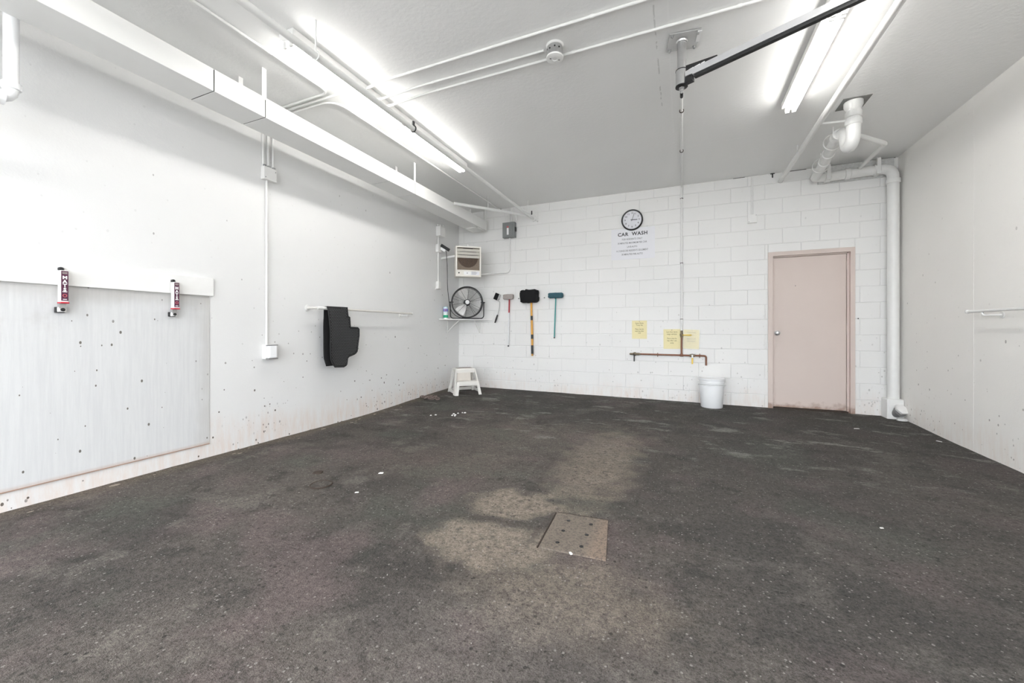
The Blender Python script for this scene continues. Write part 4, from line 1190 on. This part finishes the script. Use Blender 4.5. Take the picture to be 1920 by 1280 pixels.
for n_ in range(1, 13):
    a = math.radians(90 - 30 * n_)
    text(str(n_), 0.036, wallframe(cc.x + 0.103 * math.cos(a), YB - 0.0268, cc.z + 0.103 * math.sin(a)), 'ink', ck, 'numeral', 0.0006)
tk = MB()
for n_ in range(60):
    a = math.radians(6 * n_); r0 = 0.124 if n_ % 5 else 0.121
    p0 = V((cc.x + r0 * math.cos(a), YB - 0.0268, cc.z + r0 * math.sin(a))); p1 = V((cc.x + 0.130 * math.cos(a), YB - 0.0268, cc.z + 0.130 * math.sin(a)))
    tk.bar(p0, p1, 0.0014 if n_ % 5 else 0.003, 0.0006, (0, 1, 0))
tk.build('minute_marks', 'ink_soft', ck)['kind'] = 'stuff'
for a, l, w_, nm in ((math.radians(-1), 0.078, 0.009, 'hour_hand'), (math.radians(70), 0.108, 0.005, 'minute_hand')):
    d = V((math.cos(a), 0, math.sin(a))); o_ = V((cc.x, YB - 0.031 - (0.002 if nm[0] == 'm' else 0), cc.z))
    MB().bar(o_ - d * 0.022, o_ + d * l, w_, 0.0012, (0, 1, 0)).build(nm, 'black', ck)
MB().lathe((cc.x, YB - 0.027, cc.z), (0, -1, 0), [(0.006, 0), (0.006, 0.009)], 14).build('hub', 'black', ck)

sg = thing('car_wash_sign', 'white rectangular sign reading CAR WASH on the back wall below the clock', 'sign', (-0.685, YB, 2.174))
MB().box(-1.005, -0.366, YB - 0.005, YB - 0.0005, 2.174, 2.646).build('panel', 'paper_w', sg)
SY = YB - 0.0056
text('CAR  WASH', 0.074, wallframe(-0.688, SY, 2.556), 'ink', sg, 'heading', 0.0022, 1.12)
for z_, s_, tx in ((2.480, 0.038, 'FOR RESIDENTS ONLY'), (2.423, 0.038, '30 MINUTES MAXIMUM PER CAR'), (2.363, 0.036, 'LAVE-AUTO'), (2.306, 0.038, "A L'USAGE DES RESIDENTS SEULEMENT"), (2.250, 0.038, '30 MINUTES PAR AUTO')):
    text(tx, s_, wallframe(-0.694, SY, z_), 'ink_soft', sg, 'sign_line', 0.0004, 1.0, xs=0.70 if len(tx) > 30 else 0.78)


# ------------------------------------------------------------------ yellow notices
def notice(u0, v0, u1, v1, label, lines, film=False, tilt=0.0):
    a, b_ = onY(u0, v0, YB), onY(u1, v1, YB)
    cx, cz = (a.x + b_.x) / 2, (a.z + b_.z) / 2
    w_, h_ = abs(b_.x - a.x), abs(a.z - b_.z)
    t = thing('paper_notice', label, 'notice', (cx, YB, cz), 'yellow notices around the water pipe')
    mm = wallframe(cx, YB - 0.003, cz) @ Matrix.Rotation(tilt, 4, 'Z')
    MB(mm).box(-w_ / 2, w_ / 2, -h_ / 2, h_ / 2, -0.0018, 0).build('sheet', 'paper_y', t)
    MB(mm).lathe((0, h_ / 2 - 0.012, 0), (0, 0, 1), [(0.006, 0), (0.006, 0.004), (0.003, 0.008)], 12).build('pin', 'steel_mid', t)
    for fy, tx in lines:
        text(tx, 0.030, mm @ Matrix.Translation((0, (0.5 - fy) * h_, 0.0008)), 'ink_olive', t, 'notice_line', 0.0002, xs=min(0.95, (w_ * 0.78) / (0.0165 * len(tx) + 0.001)))
    if film:
        MB(mm).box(-w_ / 2 - 0.01, w_ / 2 + 0.012, -h_ / 2 - 0.008, h_ / 2 + 0.006, 0.006, 0.0066).build('plastic_sleeve', 'film', t)
    return t


notice(1185, 601, 1213, 635, 'yellow paper notice pinned to the back wall, left of the other two', [(0.14, 'Lave Auto'), (0.25, 'Tous les'), (0.36, '-'), (0.47, 'Please clean the'), (0.58, 'wash bay after'), (0.68, 'use')])
notice(1244, 617, 1276, 654, 'yellow paper notice directly left of the copper riser', [(0.14, 'Lave Auto Apres'), (0.25, 'usage nettoyer'), (0.36, '-'), (0.47, 'Please clean the'), (0.58, 'bay after use'), (0.70, 'only')], film=False, tilt=0.01)
notice(1281, 618, 1311, 654, 'yellow paper notice in a shiny plastic sleeve right of the copper riser', [(0.14, 'Lave Auto'), (0.26, 'Eau'), (0.48, 'Please turn off'), (0.60, 'the water')], film=True, tilt=-0.03)

# ------------------------------------------------------------------ brushes on the rack
YR = YB - 0.03
rk = thing('tool_rack', 'thin white rack strip holding the brushes on the back wall', 'rack', onY(995, 561, YB))
ra, rb2 = onY(926, 561, YB), onY(1058, 559, YB)
MB().box(ra.x, rb2.x, YB - 0.010, YB - 0.001, ra.z - 0.02, ra.z + 0.012, 0.002).build('strip', 'white', rk)
for u in (938, 975, 1009, 1023, 1036, 1052):
    q = onY(u, 561, YB)
    MB().bar((q.x - 0.012, YB - 0.012, ra.z), (q.x - 0.012, YB - 0.045, ra.z - 0.006), 0.01, 0.016).build('clip', 'steel_mid', rk)


def brush_head(t, u0, v0, u1, v1, d0, d1, mat, name='head', rough=0.012, e=0.02):
    a, b_ = onY(u0, v0, YR), onY(u1, v1, YR)
    bm = bmesh.new(); bmesh.ops.create_cube(bm, size=1)
    bmesh.ops.bevel(bm, geom=list(bm.edges), offset=0.22, segments=3, profile=0.6, affect='EDGES')
    bmesh.ops.subdivide_edges(bm, edges=list(bm.edges), cuts=3, use_grid_fill=True)
    cx, cz = (a.x + b_.x) / 2, (a.z + b_.z) / 2
    for v in bm.verts:
        n_ = V(v.co)
        p_ = V((cx + n_.x * abs(b_.x - a.x), (YB - d0 - d1) / 1 * 1.0 + 0, cz + n_.z * abs(a.z - b_.z)))
        p_.y = YB - d0 - (d1 - d0) * (0.5 - n_.y)
        k = noise.noise(p_ * 60) * rough
        v.co = p_ + V((n_.x, n_.y * 0.6, n_.z)) * k
    m_ = MB(); m_.bm(bm, True); return m_.build(name, mat, t)


def pole(t, pts, r, mat, name='pole'):
    return MB().tube(pts, r, 12).build(name, mat, t)


# small dark hand brush with a bent wire handle
hbq = onY(932, 556, YR)
t = thing('scrub_brush', 'small black hand brush on a bent wire handle, leftmost on the rack', 'brush', hbq, 'brushes on the back wall rack')
Mb = frame(hbq, (math.cos(-0.42), 0, math.sin(-0.42)), (math.sin(0.42), 0, math.cos(0.42)), (0, -1, 0))
m_ = MB(Mb); m_.box(-0.038, 0.038, -0.058, 0.058, 0.0, 0.04, 0.006); m_.build('bristles', 'fluff', t)
m_ = MB(Mb); m_.box(0.036, 0.050, -0.055, 0.058, 0.0, 0.035, 0.004); m_.build('brush_back', 'steel', t)
g1_, g2_ = onY(933, 590, YR), onY(928, 605, YR)
pole(t, bend([hbq + V((0.0, 0, -0.06)), onY(937, 565, YR), onY(936.5, 578, YR), g1_], 0.05), 0.004, 'steel_mid', 'wire_handle')
pole(t, [g1_, g1_.lerp(g2_, 0.5), g2_], [0.012, 0.016, 0.011], 'black', 'grip')

# grey pad brush
t = thing('wash_brush', 'grey rectangular wash brush with red and white pole', 'brush', onY(954, 556, YR), 'brushes on the back wall rack')
brush_head(t, 944.5, 552, 963.5, 561, 0.02, 0.075, 'grey_soft', rough=0.008)
pole(t, [onY(955, 561, YR), onY(954.3, 586, YR)], 0.0125, 'red_pole', 'red_sleeve')
pole(t, [onY(954.3, 586, YR), onY(953, 647, YR)], 0.0095, 'alu', 'pole')
pole(t, [onY(953, 647, YR), onY(952.8, 649.5, YR)], 0.011, 'black', 'end_cap')

# big black mop with orange pole
t = thing('wash_mop', 'large fluffy black wash mop on an orange pole', 'mop', onY(995, 555, YR), 'brushes on the back wall rack')
brush_head(t, 978, 544.5, 1011, 567, 0.015, 0.13, 'fluff', rough=0.03)
pole(t, [onY(996.2, 566, YR - 0.02), onY(996.6, 592, YR - 0.01)], 0.0165, 'orange')
pole(t, [onY(996.8, 592, YR - 0.01), onY(997, 600, YR - 0.01)], 0.019, 'black', 'grip')
pole(t, [onY(997, 600, YR - 0.01), onY(997.6, 627, YR)], 0.0185, 'orange', 'pole')
pole(t, [onY(997.6, 627, YR), onY(997.7, 635, YR)], 0.0205, 'black', 'grip')
pole(t, [onY(997.7, 635, YR), onY(997.8, 647, YR)], 0.0185, 'orange', 'pole')
pole(t, [onY(997.8, 647, YR), onY(997.9, 663, YR)], 0.0195, 'black', 'grip')
pole(t, [onY(997.9, 663, YR), onY(997.9, 667, YR)], [0.0185, 0.012], 'orange', 'end_cap')

# teal brush
t = thing('wash_brush', 'dark teal oval wash brush on a teal pole, rightmost on the rack', 'brush', onY(1042, 554, YR), 'brushes on the back wall rack')
brush_head(t, 1029, 549.5, 1056.5, 558.5, 0.02, 0.09, 'teal_dark', rough=0.010)
pole(t, [onY(1041.5, 558, YR), onY(1041.8, 560, YR)], 0.014, 'teal_dark', 'socket')
pole(t, [onY(1042, 560, YR), onY(1039.3, 632, YR)], 0.0095, 'teal')
pole(t, [onY(1039.3, 632, YR), onY(1039.2, 634, YR)], 0.011, 'black', 'end_cap')

# ------------------------------------------------------------------ left wall panel and mounting board
pz0, pz1 = 0.118, 1.386
PY1 = 2.13
pn = tag(MB().box(XL + 0.0005, XL + 0.006, -1.2, PY1, pz0, pz1 + 0.01, 0.001).build('wall_sheet', 'panel', None, (XL, 0.5, pz0)),
         'large grey splash sheet on the left wall below the white board', 'wall panel')
pe = MB().box(XL + 0.0005, XL + 0.010, -1.2, PY1, pz0 - 0.003, pz0 + 0.003).build('bottom_edge', 'edge', pn)
bd = thing('mounting_board', 'long white board on the left wall carrying the two mat clips', 'board', (XL, 0.5, 1.383))
MB().box(XL + 0.001, XL + 0.022, -1.2, 2.155, 1.383, 1.537, 0.003).build('board', 'white', bd)


def mat_clip(u, vt, label):
    c = onX(u, vt, XL + 0.06)
    yc, zt = c.y, c.z
    t = thing('mat_clip', label, 'mat clip', (XL + 0.022, yc, zt - 0.21), 'mat clips on the white board')
    bx = XL + 0.022
    m_ = MB(); m_.box(bx + 0.012, bx + 0.055, yc - 0.018, yc + 0.018, zt - 0.205, zt, 0.003)
    case = m_.build('case', 'white', t)
    MB().box(bx + 0.055, bx + 0.0565, yc - 0.0165, yc + 0.0165, zt - 0.196, zt - 0.004).build('label_plate', 'maroon', case)
    lf = lambda z: frame((bx + 0.0573, yc, z), (0, 1, 0), (0, 0, 1), (1, 0, 0))
    for i, ch in enumerate('MATS'):
        text(ch, 0.029, lf(zt - 0.048 - i * 0.0255), 'letter', case, 'lettering', 0.0012)
    for z_, w_, mt in ((zt - 0.014, 0.024, 'grey_soft'), (zt - 0.021, 0.022, 'grey_soft'), (zt - 0.138, 0.022, 'letter'), (zt - 0.187, 0.018, 'letter')):
        MB().box(bx + 0.0566, bx + 0.0575, yc - w_ / 2, yc + w_ / 2, z_ - 0.0025, z_ + 0.0025).build('label_print', mt, case)
    MB().ring((bx + 0.0572, yc, zt - 0.163), (1, 0, 0), 0.0085, 0.0022, 18, 5).build('emblem', 'pinkish', case)
    MB().box(bx + 0.010, bx + 0.062, yc - 0.020, yc + 0.020, zt - 0.214, zt - 0.204, 0.002).build('red_base', 'red', t)['label'] = 'red lower edge of the clip'
    MB().box(bx, bx + 0.004, yc - 0.016, yc + 0.016, zt - 0.005, zt + 0.022, 0.002).bar((bx + 0.002, yc, zt + 0.004), (bx + 0.03, yc, zt - 0.02), 0.028, 0.004).build('top_bracket', 'steel', t)
    MB().lathe((bx + 0.004, yc - 0.002, zt + 0.010), (1, 0, 0), [(0.014, 0), (0.014, 0.012), (0.009, 0.018), (0.0, 0.019)], 16).build('bolt', 'black', t)
    m_ = MB(); m_.box(bx + 0.004, bx + 0.03, yc - 0.016, yc + 0.016, zt - 0.245, zt - 0.214)
    m_.build('jaw_plate', 'steel', t)
    m_ = MB(); m_.box(bx - 0.014, bx + 0.006, yc - 0.026, yc + 0.018, zt - 0.272, zt - 0.236, 0.003); m_.build('jaw_pad', 'black', t)
    MB().box(bx + 0.006, bx + 0.028, yc - 0.020, yc + 0.018, zt - 0.268, zt - 0.238, 0.003).build('jaw_block', 'white', t)
    MB().lathe((bx + 0.028, yc, zt - 0.253), (1, 0, 0), [(0.011, 0), (0.011, 0.006), (0, 0.008)], 14).build('bolt', 'black', t)
    return t


mat_clip(119, 507, 'mat clip with a maroon MATS label at the left end of the board')
mat_clip(329, 529, 'mat clip with a maroon MATS label near the right end of the board')

# ------------------------------------------------------------------ wall rails and car mat
RX = XL + 0.13
ra_ = onX(592, 578, RX); rb_ = onX(773, 587.5, RX)
rz = 1.332
rl_ = thing('wall_rail', 'white wall rail on the left wall with a car mat over it', 'rail', (XL, ra_.y, rz))
MB().tube([(XL + 0.001, ra_.y - 0.0, rz)] + arc((RX - 0.05, ra_.y, rz), (RX, ra_.y, rz), (RX, ra_.y + 0.05, rz)) + [(RX, rb_.y, rz)], 0.0125, 12).build('rail', 'rail', rl_)
MB().lathe((XL + 0.001, ra_.y, rz), (1, 0, 0), [(0.035, 0), (0.033, 0.006), (0.016, 0.010)], 20).build('flange', 'pipe', rl_)
MB().tube([(RX, ra_.y + 0.02, rz), (RX, ra_.y + 0.42, rz)], 0.0165, 12).build('sleeve', 'pipe', rl_)
yb_ = onX(763, 588, RX).y
MB().tube(bend([(XL + 0.001, yb_, rz - 0.035), (RX - 0.0, yb_, rz - 0.035), (RX, yb_, rz)], 0.02), 0.008, 10).lathe((XL + 0.001, yb_, rz - 0.035), (1, 0, 0), [(0.028, 0), (0.026, 0.006)], 16).build('bracket', 'pipe', rl_)
MB().lathe((RX, rb_.y - 0.02, rz), (0, 1, 0), [(0.0125, 0), (0.016, 0.004), (0.016, 0.024), (0.012, 0.028)], 12).build('end_cap', 'pipe', rl_)

# mat: front leaf outline traced on the plane just in front of the rail
MX = RX + 0.020
def mp(u, v, x=MX): q = onX(u, v, x); return (q.y, q.z)
s5 = 5.3333
outl = [(815, 180), (1012, 190), (1018, 280), (1034, 292), (1038, 390), (1112, 395), (1125, 410), (1125, 470), (1110, 630), (1098, 650), (1082, 662), (1030, 685), (1018, 700), (1010, 760), (1000, 775), (978, 788), (890, 790), (868, 760), (850, 715), (843, 640), (838, 560), (838, 430), (828, 300)]
front = [mp(460 + a / s5, 540 + b2 / s5) for a, b2 in outl]
zt_ = rz + 0.020


def grid_mesh(poly, x_of, step=0.018):
    """fill a yz outline with a fine grid, raised by x_of; returns a bmesh sheet with thickness"""
    bm = bmesh.new()
    vs = [bm.verts.new((0, y, z)) for y, z in poly]
    f = bm.faces.new(vs)
    ys_ = [p[0] for p in poly]; zs_ = [p[1] for p in poly]
    y = min(ys_) + step
    while y < max(ys_):
        bmesh.ops.bisect_plane(bm, geom=list(bm.verts) + list(bm.edges) + list(bm.faces), plane_co=(0, y, 0), plane_no=(0, 1, 0)); y += step
    z = min(zs_) + step
    while z < max(zs_):
        bmesh.ops.bisect_plane(bm, geom=list(bm.verts) + list(bm.edges) + list(bm.faces), plane_co=(0, 0, z), plane_no=(0, 0, 1)); z += step
    return bm


def mat_leaf(poly, x0, sgn, thick, bulge, ribs=False):
    bm = grid_mesh(poly, None)
    zs_ = [p[1] for p in poly]; ztop, zbot = max(zs_), min(zs_)
    for v in bm.verts:
        t = (ztop - v.co.z) / (ztop - zbot)
        v.co.x = x0 + sgn * bulge * math.sin(min(1, t * 1.15) * math.pi) + 0.004 * noise.noise(v.co * 6)
    res = bmesh.ops.extrude_face_region(bm, geom=list(bm.faces))
    for g_ in res['geom']:
        if isinstance(g_, bmesh.types.BMVert): g_.co.x += thick * sgn
    return bm


cm = thing('car_floor_mat', 'black rubber car floor mat folded over the left wall rail', 'car mat', (RX, (front[0][0] + front[1][0]) / 2, rz))
m_ = MB(); m_.bm(mat_leaf(front, MX, 1, 0.007, 0.012), False); fl_o = m_.build('front_leaf', 'rubber', cm)
yy = [p[0] for p in front]; zz = [p[1] for p in front]
back = [(front[0][0] + 0.00, zt_), (front[1][0], zt_), (front[1][0] + 0.01, 0.99), (front[7][0] - 0.03, 0.98), (front[8][0] - 0.05, 0.80), (front[12][0], 0.74), (front[13][0], 0.69), (front[0][0] + 0.03, 0.69), (front[0][0] - 0.0, 0.78)]
m_ = MB(); m_.bm(mat_leaf(back, RX - 0.020, -1, 0.007, 0.008), False); m_.build('rear_leaf', 'rubber', cm)
fo = MB()
n_ = 10
y0_, y1_ = front[0][0], front[1][0]
prof = [(RX + 0.0235 * math.cos(a) - 0.0, rz + 0.022 * math.sin(a)) for a in [math.pi * i / n_ for i in range(n_ + 1)]]
prof2 = [(RX + 0.0165 * math.cos(a) - 0.0, rz + 0.0135 * math.sin(a)) for a in [math.pi * i / n_ for i in range(n_ + 1)]][::-1]
pr = prof + prof2
fo._add([(x, y0_, z) for x, z in pr] + [(x, y1_, z) for x, z in pr],
        [(i, (i + 1) % len(pr), len(pr) + (i + 1) % len(pr), len(pr) + i) for i in range(len(pr))], True)
fo.build('fold', 'rubber', cm)
# raised ribs of the tread
rb = MB()
from mathutils.geometry import intersect_point_line


def inside(y, z, poly):
    c = False; j = len(poly) - 1
    for i in range(len(poly)):
        yi, zi = poly[i]; yj, zj = poly[j]
        if (zi > z) != (zj > z) and y < (yj - yi) * (z - zi) / (zj - zi) + yi: c = not c
        j = i
    return c


zz_ = min(zz); row = 0
while zz_ < max(zz):
    y = min(yy) + (0.012 if row % 2 else 0)
    while y < max(yy):
        if all(inside(y + a, zz_ + b2, front) for a in (-0.016, 0.016) for b2 in (-0.014, 0.014)):
            t = (max(zz) - zz_) / (max(zz) - min(zz))
            x = MX + 0.007 + 0.012 * math.sin(min(1, t * 1.15) * math.pi) + 0.004 * noise.noise(V((0, y, zz_)) * 6)
            rb.box(x - 0.001, x + 0.0030, y - 0.0060, y + 0.0060, zz_ - 0.0042, zz_ + 0.0042)
        y += 0.024
    zz_ += 0.0165; row += 1
rbo = rb.build('tread_studs', 'stud', cm); rbo['kind'] = 'stuff'
# raised lip round the front leaf
lip = [V((MX + 0.010 + 0.012 * math.sin(min(1, (max(zz) - z) / (max(zz) - min(zz)) * 1.15) * math.pi), y, z)) for y, z in front[1:] + [front[0]]]
MB().tube(lip, 0.0055, 6).build('lip', 'rubber', cm)

# right wall rail
RX2 = XR - 0.12
e0 = onX(1814, 584.5, RX2)
rz2 = e0.z
rr_ = thing('wall_rail', 'white wall rail on the right wall, running out of view', 'rail', (XR, e0.y, rz2))
MB().tube([(RX2, e0.y, rz2), (RX2, 1.35, rz2)], 0.012, 12).build('rail', 'pipe', rr_)
MB().lathe((RX2, e0.y + 0.012, rz2), (0, -1, 0), [(0.010, 0), (0.016, 0.003), (0.016, 0.022), (0.012, 0.026)], 12).build('end_cap', 'pipe', rr_)
for yb2 in (onX(1842, 590, RX2).y, 1.5):
    MB().tube(bend([(XR - 0.001, yb2, rz2 - 0.035), (RX2, yb2, rz2 - 0.035), (RX2, yb2, rz2)], 0.02), 0.008, 10).lathe((XR - 0.001, yb2, rz2 - 0.035), (-1, 0, 0), [(0.028, 0), (0.026, 0.006)], 16).build('bracket', 'pipe', rr_)
# form joint on the right wall
sj = onX(1825, 700, XR).y
MB().box(XR - 0.0008, XR + 0.001, sj - 0.004, sj + 0.004, 0.0, ZC).build('trim_5', 'wall_right')['kind'] = 'structure'

# ------------------------------------------------------------------ floor details
pcs = [onF(1045, 962), onF(1140, 977), onF(1136, 1052), onF(1010, 1027)]
pcen = sum(pcs, V()) / 4
fp = thing('floor_drain_cover', 'square sandy metal drain cover with six holes in the floor', 'drain cover', pcen)
zt2 = max(fz(q.x, q.y) for q in pcs) + 0.003
m_ = MB(); m_.hexa([(q.x, q.y, zt2 - 0.03) for q in (pcs[3], pcs[2], pcs[1], pcs[0])], [(q.x, q.y, zt2 + 0.003) for q in (pcs[3], pcs[2], pcs[1], pcs[0])])
m_.build('plate', 'plate', fp)
for u, v in ((1066, 978), (1108, 985), (1056, 997), (1100, 1005), (1045, 1019), (1090, 1027)):
    q = onF(u, v)
    MB().lathe((q.x, q.y, zt2 + 0.0032), (0, 0, 1), [(0.011, 0), (0.011, 0.0008)], 14).build('hole', 'black', fp)
# narrow kerb of the frame, showing at the left edge
m_ = MB(); m_.bar(pcs[0] + V((-0.008, 0, 0.0)), pcs[3] + V((-0.008, 0, 0.0)), 0.006, 0.010); m_.bar(pcs[0] + V((0, 0.006, 0.0)), pcs[1] + V((0, 0.006, 0.0)), 0.005, 0.010)
m_.build('frame_edge', 'rust', fp)

q = onF(602, 909)
co_ = thing('cleanout_cover', 'round rusty cleanout cover set in the floor at left', 'floor cover', q)
MB().lathe(q + V((0, 0, -0.004)), (0, 0, 1), [(0.066, 0), (0.066, 0.010), (0.062, 0.011)], 28).build('lid', 'floor', co_)
MB().ring(q + V((0, 0, 0.004)), (0, 0, 1), 0.071, 0.0055, 40, 6).build('ring', 'rust', co_)
q = onF(596, 886)
tag(MB().lathe(q + V((0, 0, 0.0)), (0, 0, 1), [(0.038, 0), (0.034, 0.008), (0.012, 0.011), (0, 0.011)], 12).build('iron_disc', 'rust', None, q), 'small rusty cap in the floor behind the round cover', 'floor cap')


def chip(u, v, sx_, sy_, label, cat='litter', h=0.004, rot=0.0, grp=None):
    q = onF(u, v)
    Mx = Matrix.Translation((q.x, q.y, q.z + 0.003)) @ Matrix.Rotation(rot, 4, 'Z')
    m_ = MB(Mx); m_.hexa([(-sx_, -sy_, 0), (sx_, -sy_ * .8, 0), (sx_ * .9, sy_, 0), (-sx_ * .8, sy_, 0)], [(-sx_ * .9, -sy_ * .8, h), (sx_ * .9, -sy_ * .7, h), (sx_ * .8, sy_ * .9, h), (-sx_ * .7, sy_ * .8, h)])
    return tag(m_.build('paper_scrap' if cat == 'litter' else 'stone_chip', 'scrap', None, q), label, cat, grp)


chip(714.5, 887.5, 0.018, 0.014, 'larger white paper scrap on the floor, right of the rusty cap', rot=0.4)
chip(669, 924, 0.013, 0.006, 'thin white paper scrap on the floor, right of the round cover', rot=0.5)
chip(1070, 1039, 0.010, 0.006, 'white chip on the front edge of the drain cover', 'stone chip', rot=-0.8, h=0.006)
chip(1653, 991, 0.009, 0.005, 'white chip alone on the right side of the floor', 'stone chip', rot=0.3)
chip(1606, 804, 0.028, 0.007, 'pale chip on the floor in front of the door frame', 'stone chip', rot=0.2)
chip(1761, 828, 0.022, 0.007, 'pale chip on the floor beside the right wall', 'stone chip', rot=-0.9)
cr = MB()
rnd = random.Random(3)
for u, v in ((808, 779), (817, 778), (848, 779), (851, 776), (854, 778), (853, 780), (867, 774), (872, 774), (859, 775)):
    q = onF(u, v)
    s_ = rnd.uniform(0.008, 0.016)
    cr.hexa([(q.x - s_, q.y - s_, q.z), (q.x + s_, q.y - s_ * .7, q.z), (q.x + s_ * .8, q.y + s_, q.z), (q.x - s_, q.y + s_ * .6, q.z)],
            [(q.x - s_ * .6, q.y - s_ * .5, q.z + 0.01), (q.x + s_ * .5, q.y - s_ * .5, q.z + 0.01), (q.x + s_ * .5, q.y + s_ * .5, q.z + 0.01), (q.x - s_ * .5, q.y + s_ * .4, q.z + 0.01)])
q = onF(850, 777)
cro = tag(cr.build('crumbs', 'scrap', None, q), 'scatter of white crumbs on the floor in front of the stool', 'debris'); cro['kind'] = 'stuff'

# brown crumpled clump near the stool
q = onF(808, 748)
cl = MB()
for i in range(26):
    a = i * 0.9; r_ = 0.03 + 0.09 * ((i * 37) % 17) / 17
    c_ = q + V((r_ * 1.25 * math.cos(a), r_ * 0.8 * math.sin(a) - 0.0, 0.012 + 0.012 * (i % 3)))
    cl.ring(c_, (math.sin(i * 2.1) * 0.5, math.cos(i * 1.7) * 0.5, 1), 0.022 + 0.008 * (i % 2), 0.009, 10, 6)
tag(cl.build('wet_rag', 'brown', None, q), 'crumpled brown rag on the floor by the left wall near the stool', 'rag')
